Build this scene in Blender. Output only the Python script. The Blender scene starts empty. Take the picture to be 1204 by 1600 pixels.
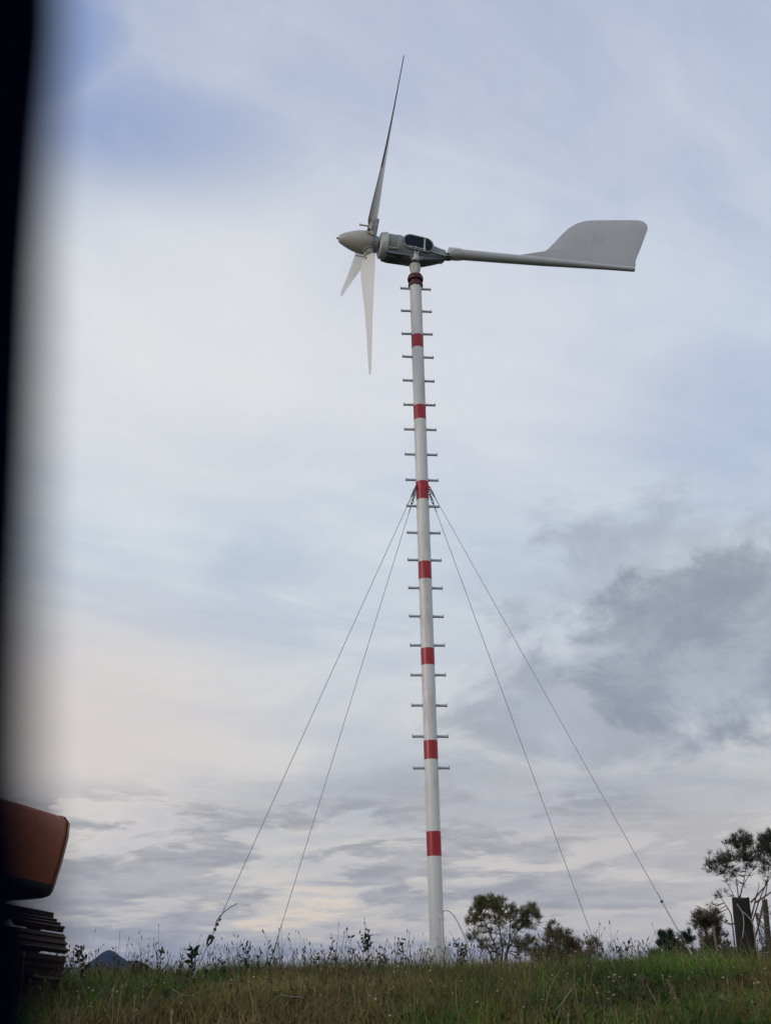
import bpy, math, random
import numpy as np
from mathutils import Vector, Matrix, noise as mnoise

R = math.radians
random.seed(7)
rng = np.random.default_rng(7)
scene = bpy.context.scene
col = scene.collection

# ------------------------------------------------------------------ camera
F_PX, PITCH, ROLL = 1700.0, R(22.92), R(1.04)
cam_d = bpy.data.cameras.new('camera')
cam = bpy.data.objects.new('camera', cam_d)
col.objects.link(cam)
cam_d.sensor_fit = 'VERTICAL'
cam_d.sensor_height = 36.0
cam_d.sensor_width = 27.09
cam_d.lens = 36.0 * F_PX / 1600.0
cam_d.clip_start = 0.02
cam_d.clip_end = 20000
cam.rotation_mode = 'QUATERNION'
rt0 = Vector((1, 0, 0)); up0 = Vector((0, -math.sin(PITCH), math.cos(PITCH))); fw0 = Vector((0, math.cos(PITCH), math.sin(PITCH)))
cr, sr = math.cos(ROLL), math.sin(ROLL)
cam_r = cr * rt0 - sr * up0
cam_u = sr * rt0 + cr * up0
cam.matrix_world = Matrix(((cam_r.x, cam_u.x, -fw0.x, 0), (cam_r.y, cam_u.y, -fw0.y, 0), (cam_r.z, cam_u.z, -fw0.z, 0), (0, 0, 0, 1)))
cam_d.dof.use_dof = True
cam_d.dof.focus_distance = 15.0
cam_d.dof.aperture_fstop = 5.6
cam_d.dof.aperture_blades = 0
scene.camera = cam

# ------------------------------------------------------------------ light and exposure
scene.view_settings.view_transform = 'Standard'
scene.view_settings.look = 'None'
scene.view_settings.exposure = 0.12
scene.view_settings.gamma = 1.0
scene.view_settings.use_curve_mapping = False

SUN_AZ, SUN_EL = R(232), R(14)      # clockwise from +Y: behind the camera, to its left
sun_d = bpy.data.lights.new('sun', 'SUN')
sun_d.energy = 0.9
sun_d.angle = R(25)
sun_d.color = (1.0, 0.87, 0.72)
sun = bpy.data.objects.new('sun', sun_d)
col.objects.link(sun)
sd = Vector((math.sin(SUN_AZ) * math.cos(SUN_EL), math.cos(SUN_AZ) * math.cos(SUN_EL), math.sin(SUN_EL)))
sun.rotation_mode = 'QUATERNION'
sun.rotation_quaternion = sd.to_track_quat('Z', 'Y')

def s2l(c):
    return tuple(((v / 255) / 12.92 if v / 255 <= 0.04045 else ((v / 255 + 0.055) / 1.055) ** 2.4) for v in c)

class NT:
    """small node graph helper"""
    def __init__(s, tree): s.t = tree; s.n = tree.nodes; s.l = tree.links
    def new(s, kind, **kw):
        n = s.n.new(kind)
        for k, v in kw.items(): setattr(n, k, v)
        return n
    def put(s, sock, v):
        if isinstance(v, bpy.types.NodeSocket): s.l.new(v, sock)
        elif v is not None:
            if sock.type == 'RGBA' and len(v) == 3: v = (*v, 1)
            sock.default_value = v
    def m(s, op, a, b=None, c=None, clamp=False):
        n = s.new('ShaderNodeMath', operation=op, use_clamp=clamp)
        for i, v in enumerate((a, b, c)):
            if v is not None: s.put(n.inputs[i], v)
        return n.outputs[0]
    def mix(s, f, a, b, mode='MIX'):
        n = s.new('ShaderNodeMix', data_type='RGBA', blend_type=mode)
        s.put(n.inputs[0], f); s.put(n.inputs[6], a); s.put(n.inputs[7], b)
        return n.outputs[2]
    def ss(s, v, a, b, lo=0.0, hi=1.0):
        n = s.new('ShaderNodeMapRange', interpolation_type='SMOOTHSTEP')
        s.put(n.inputs[0], v)
        for i, x in zip((1, 2, 3, 4), (a, b, lo, hi)): n.inputs[i].default_value = x
        return n.outputs[0]
    def comb(s, x, y, z):
        n = s.new('ShaderNodeCombineXYZ')
        s.put(n.inputs[0], x); s.put(n.inputs[1], y); s.put(n.inputs[2], z)
        return n.outputs[0]
    def noise(s, vec, scale, detail=6, rough=0.55, dist=0.0, color=False):
        n = s.new('ShaderNodeTexNoise')
        if vec is not None: s.l.new(vec, n.inputs['Vector'])
        n.inputs['Scale'].default_value = scale; n.inputs['Detail'].default_value = detail
        n.inputs['Roughness'].default_value = rough; n.inputs['Distortion'].default_value = dist
        return n.outputs[1 if color else 0]
    def ramp(s, f, stops):
        n = s.new('ShaderNodeValToRGB')
        e = n.color_ramp.elements
        while len(e) < len(stops): e.new(0.5)
        for el, (p, c) in zip(e, stops): el.position = p; el.color = (*c, 1)
        s.l.new(f, n.inputs[0])
        return n.outputs[0]

world = bpy.data.worlds.new('World')
scene.world = world
world.use_nodes = True
world.cycles.sampling_method = 'MANUAL'
world.cycles.sample_map_resolution = 512
W = NT(world.node_tree)
W.n.clear()
SKY_STRENGTH = 0.1
K = 1.0 / SKY_STRENGTH
def kc(c, g=1.0):
    return tuple(v * K * g for v in s2l(c))
wout = W.new('ShaderNodeOutputWorld'); bg = W.new('ShaderNodeBackground'); bg.inputs[1].default_value = SKY_STRENGTH
W.l.new(bg.outputs[0], wout.inputs[0])
sky = W.new('ShaderNodeTexSky', sky_type='NISHITA', sun_disc=False)
sky.sun_elevation = SUN_EL; sky.sun_rotation = SUN_AZ; sky.air_density = 1.0; sky.dust_density = 1.2; sky.ozone_density = 1.5
tc = W.new('ShaderNodeTexCoord')
sep = W.new('ShaderNodeSeparateXYZ'); W.l.new(tc.outputs['Generated'], sep.inputs[0])
X, Y, Z = sep.outputs
az = W.m('MULTIPLY', W.m('ARCTAN2', X, Y), 57.2958)             # degrees, right positive
el = W.m('MULTIPLY', W.m('ARCSINE', Z), 57.2958)
elp = W.m('MAXIMUM', el, 0.0)
# cloud sheet coordinates: a layer overhead, squeezed towards the horizon
dn = W.m('ADD', W.m('MAXIMUM', Z, 0.0), 0.10)
lay = W.comb(W.m('DIVIDE', X, dn), W.m('DIVIDE', Y, dn), 0.0)
# angular coordinates, broad
ang = W.comb(W.m('MULTIPLY', az, 0.05), W.m('MULTIPLY', el, 0.075), 3.1)
angs = W.comb(W.m('MULTIPLY', az, 0.046), W.m('MULTIPLY', W.m('POWER', W.m('ADD', elp, 1.0), 0.72), 0.50), 4.6)
n_veil = W.noise(lay, 1.5, 8, 0.55, 0.9)
n_ang = W.noise(ang, 2.2, 6, 0.5, 0.3)
n_big = W.noise(ang, 0.9, 3, 0.5)
n_low = W.noise(angs, 3.0, 9, 0.60, 0.25)
n_low2 = W.noise(angs, 7.5, 6, 0.6, 0.2)
n_cum = W.noise(ang, 3.6, 9, 0.64, 0.35)
n_wob = W.noise(lay, 2.6, 7, 0.6, 0.6)
wv_ = W.comb(W.m('ADD', W.m('MULTIPLY', W.m('DIVIDE', X, dn), 0.9), W.m('MULTIPLY', W.m('DIVIDE', Y, dn), 0.45)), W.m('ADD', W.m('MULTIPLY', W.m('DIVIDE', X, dn), -1.9), W.m('MULTIPLY', W.m('DIVIDE', Y, dn), 3.2)), 2.0)
n_wisp = W.noise(wv_, 1.25, 9, 0.62, 0.7)
def blob(az0, el0, ra, re, wob=0.0, src=None, soft=1.0):
    a = W.m('DIVIDE', W.m('SUBTRACT', az, az0), ra)
    e = W.m('DIVIDE', W.m('SUBTRACT', el, el0), re)
    d = W.m('SQRT', W.m('ADD', W.m('MULTIPLY', a, a), W.m('MULTIPLY', e, e)))
    if wob: d = W.m('ADD', d, W.m('MULTIPLY', W.m('SUBTRACT', src, 0.5), wob))
    return W.ss(d, 1.0 - 0.5 * soft, 1.0 + 0.5 * soft, 1.0, 0.0)
# high veil, coloured by height
g = W.ramp(W.m('DIVIDE', elp, 90.0, clamp=True), [
    (0.000, kc((198, 191, 182))), (0.070, kc((203, 200, 196))), (0.14, kc((200, 203, 206))),
    (0.24, kc((193, 202, 212))), (0.34, kc((197, 205, 216))), (0.44, kc((190, 196, 210))), (0.55, kc((181, 187, 204))), (1.0, kc((178, 185, 203)))])
veil = W.mix(W.ss(n_veil, 0.35, 0.70, 0.0, 1.0), W.mix(1.0, g, (0.90, 0.93, 0.985), 'MULTIPLY'), W.mix(1.0, g, (1.09, 1.08, 1.05), 'MULTIPLY'))
veil = W.mix(W.ss(el, 9.0, 20.0), veil, W.mix(W.ss(n_wisp, 0.34, 0.66), W.mix(1.0, veil, (0.935, 0.95, 0.985), 'MULTIPLY'), W.mix(1.0, veil, (1.06, 1.055, 1.04), 'MULTIPLY')))
# clear blue seen through gaps in it
blue_sky = W.mix(0.8, sky.outputs[0], kc((134, 158, 205)))
gap_n = W.ss(n_ang, 0.60, 0.38, 0.0, 1.0)
gap = W.m('MULTIPLY', blob(-17.0, 40.8, 10.0, 2.8, 2.2, n_wob, 1.6), 0.85, clamp=True)
gap = W.m('MAXIMUM', gap, W.m('MULTIPLY', blob(-23.0, 44.0, 5.0, 4.5, 1.4, n_wob), 0.85))
gap = W.m('MAXIMUM', gap, W.m('MULTIPLY', blob(5.0, 47.5, 9.0, 3.5, 1.4, n_ang), 0.15))
gap = W.m('MAXIMUM', gap, W.m('MULTIPLY', blob(20.0, 27.0, 6.0, 3.6, 1.4, n_wob), 0.30))
gap = W.m('MAXIMUM', gap, W.m('MULTIPLY', gap_n, W.ss(el, 8.0, 40.0, 0.03, 0.16)))
c = W.mix(gap, veil, blue_sky)
# bright bank of cloud
c = W.mix(W.m('MULTIPLY', blob(-11.0, 31.0, 16.0, 8.0, 1.4, n_wob, 1.5), 0.78), c, kc((219, 220, 221)))
c = W.mix(W.m('MULTIPLY', blob(9.0, 29.5, 10.0, 5.0, 1.4, n_wob, 1.5), 0.45), c, kc((209, 212, 219)))
# pale warm glow low on the left
c = W.mix(W.m('MULTIPLY', blob(-17.0, 11.5, 9.0, 5.0, 0.5, n_big, 1.6), 0.75), c, kc((214, 205, 200)))
c = W.mix(W.m('MULTIPLY', blob(13.0, 4.5, 12.0, 2.6, 0.8, n_low, 1.4), 0.6), c, kc((200, 195, 191)))
# grey cumulus on the right
shade = W.mix(W.ss(n_cum, 0.35, 0.68), kc((140, 147, 161)), kc((167, 174, 187)))
cum = blob(18.0, 15.2, 9.2, 4.9, 1.8, n_cum, 0.62)
cum = W.m('MAXIMUM', cum, W.m('MULTIPLY', blob(10.5, 12.2, 6.5, 3.4, 2.3, n_cum, 0.8), 0.68))
cum = W.m('MAXIMUM', cum, W.m('MULTIPLY', blob(16.0, 18.6, 9.0, 3.4, 3.2, n_cum, 0.8), 0.5))
cum = W.m('MAXIMUM', cum, W.m('MULTIPLY', blob(5.5, 8.2, 13.0, 1.7, 2.4, n_low, 1.0), 0.55))
c = W.mix(W.m('MULTIPLY', cum, 0.95), c, shade)
# layered grey streaks near the horizon
band = W.ss(n_low, 0.44, 0.53)
low = W.m('MULTIPLY', band, W.m('MULTIPLY', W.ss(elp, 7.4, 9.6, 1.0, 0.0), W.ss(az, 6.0, 17.0, 0.95, 0.45)))
streak = W.mix(W.ss(n_low2, 0.35, 0.65), kc((146, 149, 156)), kc((174, 174, 178)))
c = W.mix(W.m('MULTIPLY', low, 0.85), c, streak)
cream = W.m('MULTIPLY', W.m('MULTIPLY', W.ss(n_low, 0.44, 0.36), W.ss(elp, 5.0, 3.2, 0.0, 1.0)), W.ss(az, 4.0, -6.0, 0.25, 0.95))
c = W.mix(cream, c, kc((226, 212, 194)))
# dim ground colour below the horizon
c = W.mix(W.ss(el, 0.0, -3.0), c, kc((70, 72, 62)))
W.l.new(c, bg.inputs[0])

# ------------------------------------------------------------------ placing helpers
def ray(px, py):
    a = (px - 602) / F_PX; b = (800 - py) / F_PX
    return fw0 + a * cam_r + b * cam_u
def at(px, py, Yd):
    d = ray(px, py)
    return d * (Yd / d.y)

def prop(o, label=None, cat=None, group=None, kind=None):
    if label: o['label'] = label
    if cat: o['category'] = cat
    if group: o['group'] = group
    if kind: o['kind'] = kind
    return o

def thing(name, label, cat, loc=(0, 0, 0), group=None):
    o = bpy.data.objects.new(name, None)
    o.empty_display_size = 0.2
    col.objects.link(o)
    o.location = loc
    prop(o, label, cat, group)
    return o

class MB:
    def __init__(s): s.v = []; s.f = []
    def add(s, vs, fs):
        k = len(s.v)
        s.v += [tuple(v) for v in vs]
        s.f += [tuple(i + k for i in f) for f in fs]
        return s
    def box(s, c, d, M=None):
        x, y, z = (q / 2 for q in d)
        vs = [Vector((i * x, j * y, k * z)) for i in (-1, 1) for j in (-1, 1) for k in (-1, 1)]
        if M is not None: vs = [M @ v for v in vs]
        vs = [v + Vector(c) for v in vs]
        return s.add(vs, [(0, 1, 3, 2), (4, 6, 7, 5), (0, 4, 5, 1), (2, 3, 7, 6), (0, 2, 6, 4), (1, 5, 7, 3)])
    def tube(s, pts, r, n=8, cap=True):
        pts = [Vector(p) for p in pts]
        rs = r if isinstance(r, (list, tuple)) else [r] * len(pts)
        vs, fs = [], []
        ref = None
        for i, p in enumerate(pts):
            t = (pts[min(i + 1, len(pts) - 1)] - pts[max(i - 1, 0)])
            t = t.normalized() if t.length > 1e-9 else Vector((0, 0, 1))
            if ref is None:
                ref = Vector((0, 0, 1)) if abs(t.z) < 0.9 else Vector((1, 0, 0))
            a = t.cross(ref)
            if a.length < 1e-6: a = t.orthogonal()
            a.normalize(); b = t.cross(a).normalized()
            ref = a.cross(t)
            for k in range(n):
                w = 2 * math.pi * k / n
                vs.append(p + rs[i] * (math.cos(w) * a + math.sin(w) * b))
        for i in range(len(pts) - 1):
            for k in range(n):
                k2 = (k + 1) % n
                fs.append((i * n + k, i * n + k2, (i + 1) * n + k2, (i + 1) * n + k))
        if cap:
            fs.append(tuple(range(n - 1, -1, -1)))
            fs.append(tuple((len(pts) - 1) * n + k for k in range(n)))
        return s.add(vs, fs)
    def lathe(s, prof, o, ax, n=40):
        """prof: (distance along axis, radius)"""
        o = Vector(o); ax = Vector(ax).normalized()
        a = ax.orthogonal().normalized(); b = ax.cross(a)
        vs, fs = [], []
        for d, r in prof:
            for k in range(n):
                w = 2 * math.pi * k / n
                vs.append(o + ax * d + r * (math.cos(w) * a + math.sin(w) * b))
        for i in range(len(prof) - 1):
            for k in range(n):
                k2 = (k + 1) % n
                fs.append((i * n + k, i * n + k2, (i + 1) * n + k2, (i + 1) * n + k))
        fs.append(tuple(range(n - 1, -1, -1))); fs.append(tuple((len(prof) - 1) * n + k for k in range(n)))
        return s.add(vs, fs)
    def prism(s, outline, o, u, v, w, t):
        """outline (a,b) pairs in the u,v plane, thickness t centred along w"""
        o, u, v, w = Vector(o), Vector(u), Vector(v), Vector(w)
        n = len(outline)
        outline = [(float(a), float(b)) for a, b in outline]
        vs = [o + a * u + b * v - w * t / 2 for a, b in outline] + [o + a * u + b * v + w * t / 2 for a, b in outline]
        fs = [tuple(range(n - 1, -1, -1)), tuple(range(n, 2 * n))]
        for i in range(n):
            j = (i + 1) % n
            fs.append((i, j, n + j, n + i))
        return s.add(vs, fs)
    def build(s, name, mat, parent=None, smooth=None, bevel=0, origin=None, recalc=True):
        me = bpy.data.meshes.new(name)
        vs = s.v
        base = Vector((0, 0, 0))
        if parent is not None:
            base = abs_loc(parent)
        if origin is not None:
            vs = [tuple(Vector(v) - Vector(origin)) for v in vs]
        elif parent is not None:
            vs = [tuple(Vector(v) - base) for v in vs]
        me.from_pydata(vs, [], s.f)
        if recalc:
            import bmesh
            bm = bmesh.new(); bm.from_mesh(me)
            bmesh.ops.recalc_face_normals(bm, faces=bm.faces)
            bm.to_mesh(me); bm.free()
        me.materials.append(mat)
        if smooth is not None:
            me.shade_smooth()
            me.set_sharp_from_angle(angle=R(smooth))
        o = bpy.data.objects.new(name, me)
        col.objects.link(o)
        if parent is not None: o.parent = parent
        if origin is not None: o.location = Vector(origin) - base
        if bevel:
            bv = o.modifiers.new('bevel', 'BEVEL'); bv.width = bevel; bv.segments = 2; bv.limit_method = 'ANGLE'; bv.angle_limit = R(35)
        return o

def abs_loc(o):
    l = Vector(o.location)
    while o.parent is not None:
        o = o.parent; l = l + Vector(o.location)
    return l

# ------------------------------------------------------------------ materials
def mat(name, color, rough=0.5, metal=0.0, vary=0.10, scale=6.0, bump=0.0, bscale=60.0, dirt=None, dirt_amt=0.3, dscale=3.0, stretch=(1, 1, 1), spec=0.5, coat=0.0):
    m = bpy.data.materials.new(name); m.use_nodes = True
    T = NT(m.node_tree); b = m.node_tree.nodes['Principled BSDF']
    t = T.new('ShaderNodeTexCoord'); mp = T.new('ShaderNodeMapping'); mp.inputs['Scale'].default_value = stretch
    T.l.new(t.outputs['Object'], mp.inputs[0]); v = mp.outputs[0]
    n = T.noise(v, scale, 6, 0.6)
    c = T.mix(n, tuple(x * (1 - vary) for x in color), tuple(min(1, x * (1 + vary)) for x in color))
    if dirt:
        d = T.ss(T.noise(v, dscale, 8, 0.65), 0.48, 0.70, 0.0, dirt_amt)
        c = T.mix(d, c, dirt)
    T.l.new(c, b.inputs['Base Color'])
    T.put(b.inputs['Roughness'], T.ss(T.noise(v, scale * 2.3, 4, 0.6), 0.3, 0.7, max(0, rough - 0.08), min(1, rough + 0.08)))
    b.inputs['Metallic'].default_value = metal
    b.inputs['Specular IOR Level'].default_value = spec
    b.inputs['Coat Weight'].default_value = coat
    if bump:
        bn = T.new('ShaderNodeBump'); bn.inputs['Strength'].default_value = bump; bn.inputs['Distance'].default_value = 0.01
        T.l.new(T.noise(v, bscale, 5, 0.6), bn.inputs['Height']); T.l.new(bn.outputs[0], b.inputs['Normal'])
    return m

def leafmat(name, trans=0.25, rough=0.6):
    m = bpy.data.materials.new(name); m.use_nodes = True
    T = NT(m.node_tree); b = m.node_tree.nodes['Principled BSDF']; out = m.node_tree.nodes['Material Output']
    a = T.new('ShaderNodeAttribute', attribute_name='Col')
    T.l.new(a.outputs['Color'], b.inputs['Base Color']); b.inputs['Roughness'].default_value = rough
    b.inputs['Specular IOR Level'].default_value = 0.25
    tr = T.new('ShaderNodeBsdfTranslucent'); T.l.new(a.outputs['Color'], tr.inputs[0])
    mx = T.new('ShaderNodeMixShader'); mx.inputs[0].default_value = trans
    T.l.new(b.outputs[0], mx.inputs[1]); T.l.new(tr.outputs[0], mx.inputs[2]); T.l.new(mx.outputs[0], out.inputs[0])
    return m

M_pole = mat('pole_paint', (0.72, 0.715, 0.70), 0.42, vary=0.05, scale=5, dirt=(0.27, 0.26, 0.22), dirt_amt=0.5, dscale=5, stretch=(1, 1, 0.22), bump=0.06, bscale=30)
M_red = mat('red_paint', (0.37, 0.010, 0.022), 0.36, vary=0.10, scale=9, stretch=(3, 3, 0.4), dirt=(0.25, 0.03, 0.04), dirt_amt=0.5, dscale=14)
M_maroon = mat('maroon_flange_paint', (0.085, 0.008, 0.014), 0.5, vary=0.15, scale=12, bump=0.1)
M_galv = mat('galvanised_steel', (0.46, 0.48, 0.50), 0.45, metal=0.3, vary=0.12, scale=40)
M_blade = mat('blade_gelcoat', (0.76, 0.74, 0.70), 0.35, vary=0.01, scale=1)
M_spin = mat('spinner_gelcoat', (0.45, 0.44, 0.40), 0.35, vary=0.05, scale=6, dirt=(0.33, 0.31, 0.26), dirt_amt=0.3)
M_cast = mat('cast_grey_green_paint', (0.29, 0.33, 0.335), 0.42, vary=0.10, scale=14, bump=0.12, bscale=45, dirt=(0.13, 0.15, 0.15), dirt_amt=0.5, dscale=9)
M_belly_shade = mat('blue_grey_underside_shade', (0.13, 0.155, 0.17), 0.42, vary=0.12, scale=14, bump=0.1, bscale=45)  # cast paint darkened: underside shade put into the colour of belly and ribs
M_edge_shade = mat('dark_edge_shade', (0.035, 0.042, 0.055), 0.5, vary=0.1)  # painted shade for the strip along each blade edge
M_castl = mat('pale_cast_paint', (0.60, 0.61, 0.58), 0.42, vary=0.08, scale=14, bump=0.1, bscale=45, dirt=(0.2, 0.2, 0.18), dirt_amt=0.5, dscale=10)
M_gen = mat('generator_grey_band', (0.25, 0.27, 0.275), 0.5, vary=0.08, scale=12)
M_dark = mat('black_rubber', (0.010, 0.010, 0.012), 0.6, vary=0.2, scale=20, spec=0.2)
M_glass = mat('dark_smoked_window', (0.005, 0.010, 0.024), 0.22, vary=0.3, scale=12, spec=0.18)
M_tail = mat('tail_fibreglass', (0.52, 0.535, 0.54), 0.38, vary=0.035, scale=4, dirt=(0.36, 0.37, 0.36), dirt_amt=0.35, dscale=4, bump=0.03)
M_wire = mat('guy_wire_strand', (0.34, 0.34, 0.35), 0.5, metal=0.3, vary=0.2, scale=60)
M_fit = mat('weathered_shackle', (0.06, 0.06, 0.065), 0.5, metal=0.6, vary=0.3, scale=30)
M_conc = mat('concrete', (0.36, 0.35, 0.33), 0.85, vary=0.15, scale=18, bump=0.3)
M_orange = mat('faded_orange_paint', (0.30, 0.068, 0.018), 0.45, vary=0.18, scale=5, dirt=(0.10, 0.04, 0.02), dirt_amt=0.6, dscale=5, bump=0.05)
M_grime = mat('dark_grimy_steel', (0.035, 0.028, 0.024), 0.65, vary=0.3, scale=10, bump=0.2)
M_skirt = mat('oily_dark_paint', (0.020, 0.017, 0.016), 0.5, vary=0.3, scale=6, dirt=(0.05, 0.04, 0.03), dirt_amt=0.5)
M_track = mat('rusty_track_steel', (0.052, 0.029, 0.017), 0.6, metal=0.2, vary=0.35, scale=14, bump=0.3, bscale=40, dirt=(0.09, 0.07, 0.05), dirt_amt=0.6, dscale=12)
M_post = mat('weathered_post_timber', (0.011, 0.009, 0.008), 0.9, vary=0.45, scale=10, stretch=(6, 6, 0.5), bump=0.8, bscale=22, dirt=(0.035, 0.028, 0.022), dirt_amt=0.5, dscale=5)
M_batten = mat('grey_brown_timber', (0.05, 0.037, 0.026), 0.8, vary=0.35, scale=10, stretch=(6, 6, 0.6), bump=0.5, bscale=30)
M_stake = mat('pale_dead_wood', (0.17, 0.135, 0.10), 0.8, vary=0.35, scale=12, stretch=(4, 4, 0.5), bump=0.5, bscale=30)
M_bark = mat('thin_bark', (0.085, 0.07, 0.058), 0.85, vary=0.3, scale=14, bump=0.3)
M_cord = mat('pale_cord', (0.30, 0.28, 0.25), 0.8)
M_leaf = leafmat('needle_foliage', 0.32, 0.65)
M_grass = leafmat('meadow_grass', 0.30, 0.55)
M_flower = leafmat('clover_flower', 0.3, 0.7)
M_door = mat('black_vehicle_trim', (0.0015, 0.002, 0.008), 0.9, vary=0.2, spec=0.0)
M_paintb = mat('dark_vehicle_paint', (0.008, 0.009, 0.014), 0.35, vary=0.1, coat=0.3)

def ground_mat():
    m = bpy.data.materials.new('meadow_soil'); m.use_nodes = True
    T = NT(m.node_tree); b = m.node_tree.nodes['Principled BSDF']
    t = T.new('ShaderNodeTexCoord')
    n = T.noise(t.outputs['Object'], 0.6, 8, 0.65); n2 = T.noise(t.outputs['Object'], 9, 6, 0.7)
    c = T.mix(T.ss(n, 0.4, 0.6), (0.030, 0.040, 0.014), (0.055, 0.046, 0.022))
    c = T.mix(T.ss(n2, 0.45, 0.7), c, (0.028, 0.020, 0.011))
    T.l.new(c, b.inputs['Base Color']); b.inputs['Roughness'].default_value = 0.95
    bn = T.new('ShaderNodeBump'); bn.inputs['Strength'].default_value = 0.8; bn.inputs['Distance'].default_value = 0.05
    T.l.new(n2, bn.inputs['Height']); T.l.new(bn.outputs[0], b.inputs['Normal'])
    return m
M_ground = ground_mat()
def hill_mat():
    m = bpy.data.materials.new('forested_hill'); m.use_nodes = True
    T = NT(m.node_tree); b = m.node_tree.nodes['Principled BSDF']
    t = T.new('ShaderNodeTexCoord')
    n = T.noise(t.outputs['Object'], 0.03, 8, 0.7)
    T.l.new(T.mix(T.ss(n, 0.4, 0.62), (0.008, 0.014, 0.020), (0.020, 0.028, 0.030)), b.inputs['Base Color'])
    b.inputs['Roughness'].default_value = 0.95; b.inputs['Specular IOR Level'].default_value = 0.1
    return m
M_hill = hill_mat()

# ------------------------------------------------------------------ terrain
def gz(x, y):
    ys = [-3000, -20, -3, 0, 2, 4, 6, 8, 10, 12, 14, 16, 18, 22, 30, 60, 150, 400, 12000]
    zs = [-2.4, -1.8, -1.62, -1.6, -1.32, -0.93, -0.62, -0.36, -0.17, -0.07, -0.05, -0.10, -0.22, -0.55, -1.8, -8, -28, -62, -64]
    z = float(np.interp(y, ys, zs))
    if -5 < y < 60:
        w = min(1, max(0, (y + 5) / 8)) * min(1, max(0, (60 - y) / 30))
        z += w * (0.05 * mnoise.noise(Vector((x * 0.45, y * 0.45, 1.3))) + 0.025 * mnoise.noise(Vector((x * 1.4, y * 1.4, 5.3))))
    if abs(x) > 15: z -= 0.0006 * (min(abs(x), 120) - 15) ** 2 * (1 if y > -100 else 0.2)
    return z
xs = np.unique(np.concatenate([np.linspace(-8, 8, 65), np.linspace(-30, 30, 41), np.linspace(-200, 200, 21), np.linspace(-9000, 9000, 13)]))
ys = np.unique(np.concatenate([np.linspace(0, 26, 90), np.linspace(26, 80, 20), np.linspace(-20, 0, 12), np.linspace(80, 500, 16), np.array([-3000, -800, -200, -60, 900, 1500, 2500, 4000, 6000, 9000, 12000.])]))
g_ = MB()
g_.v = [(float(x), float(y), gz(float(x), float(y))) for y in ys for x in xs]
nx = len(xs)
g_.f = [(j * nx + i, j * nx + i + 1, (j + 1) * nx + i + 1, (j + 1) * nx + i) for j in range(len(ys) - 1) for i in range(nx - 1)]
prop(g_.build('ground', M_ground, smooth=60), kind='structure')

# distant hill
def hill():
    Yd = 3000.0
    prof = [(90, 1545), (118, 1530), (132, 1514), (141, 1503), (150, 1497), (158, 1490), (166, 1486), (172, 1484.5), (179, 1487), (188, 1494), (199, 1501),
            (207, 1501), (214, 1500), (222, 1503), (232, 1510), (245, 1520), (270, 1532), (330, 1545)]
    P = [at(a, b, Yd) for a, b in prof]
    px = [p.x for p in P]; pz = [p.z for p in P]
    X = np.linspace(px[0] - 60, px[-1] + 60, 170); Ys = np.linspace(-160, 260, 36)
    m = MB()
    for y in Ys:
        for x in X:
            cr_ = float(np.interp(x + 14 * mnoise.noise(Vector((y * .01, x * .004, 0))) * min(1, abs(y) / 40), px, pz, left=-66, right=-66))
            w = math.exp(-(y / 95.0) ** 2)
            nz = mnoise.fractal(Vector((x * 0.02, y * 0.02, 4)), 0.8, 2.0, 5) * 7 * min(1, 0.12 + abs(y) / 60)
            m.v.append((x, Yd + y, -66 + (cr_ + 66) * w + nz * w))
    n = len(X)
    m.f = [(j * n + i, j * n + i + 1, (j + 1) * n + i + 1, (j + 1) * n + i) for j in range(len(Ys) - 1) for i in range(n - 1)]
    prop(m.build('hill', M_hill, smooth=50), kind='structure')
hill()

# ------------------------------------------------------------------ wind turbine
PD = 13.9
PX = 0.519
PR = 0.0885
gp = gz(PX, PD)
tower = thing('turbine_tower', 'tall thin white tubular turbine tower with seven red bands and step pegs', 'tower', (PX, PD, gp))
def zy(py): 
    # height on the tower axis seen at image row py
    x0 = 649 + (py - 445) * 34 / 1035.0
    return at(x0, py, PD).z
z_top = zy(444)
bands = [(zy(b), zy(a)) for a, b in ((525.5, 545), (635.5, 657), (754, 782), (879, 906), (1014, 1040), (1158, 1187), (1299.5, 1338))]
# the tube, its sections between the red bands
def lath(m, z0, z1, r, n=48, o=(PX, PD, 0)): m.lathe([(z0, r), (z1, r)], o, (0, 0, 1), n)
m = MB()
m.lathe([(gp - 0.02, PR), (z_top, PR)], (PX, PD, 0), (0, 0, 1), 56)
m.build('pole', M_pole, tower, smooth=40)
for a, b in bands:
    m = MB(); m.lathe([(a, PR - 0.002), (a, PR + 0.0018), (b, PR + 0.0018), (b, PR - 0.002)], (PX, PD, 0), (0, 0, 1), 56)
    m.build('red_band', M_red, tower, smooth=40)
# section joint welds
for zz in (zy(1187) + 0.9, zy(782) - 0.75, zy(657) - 0.1):
    m = MB(); m.lathe([(zz - 0.006, PR), (zz, PR + 0.003), (zz + 0.006, PR)], (PX, PD, 0), (0, 0, 1), 56)
    m.build('weld_seam', M_pole, tower, smooth=60)
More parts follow.
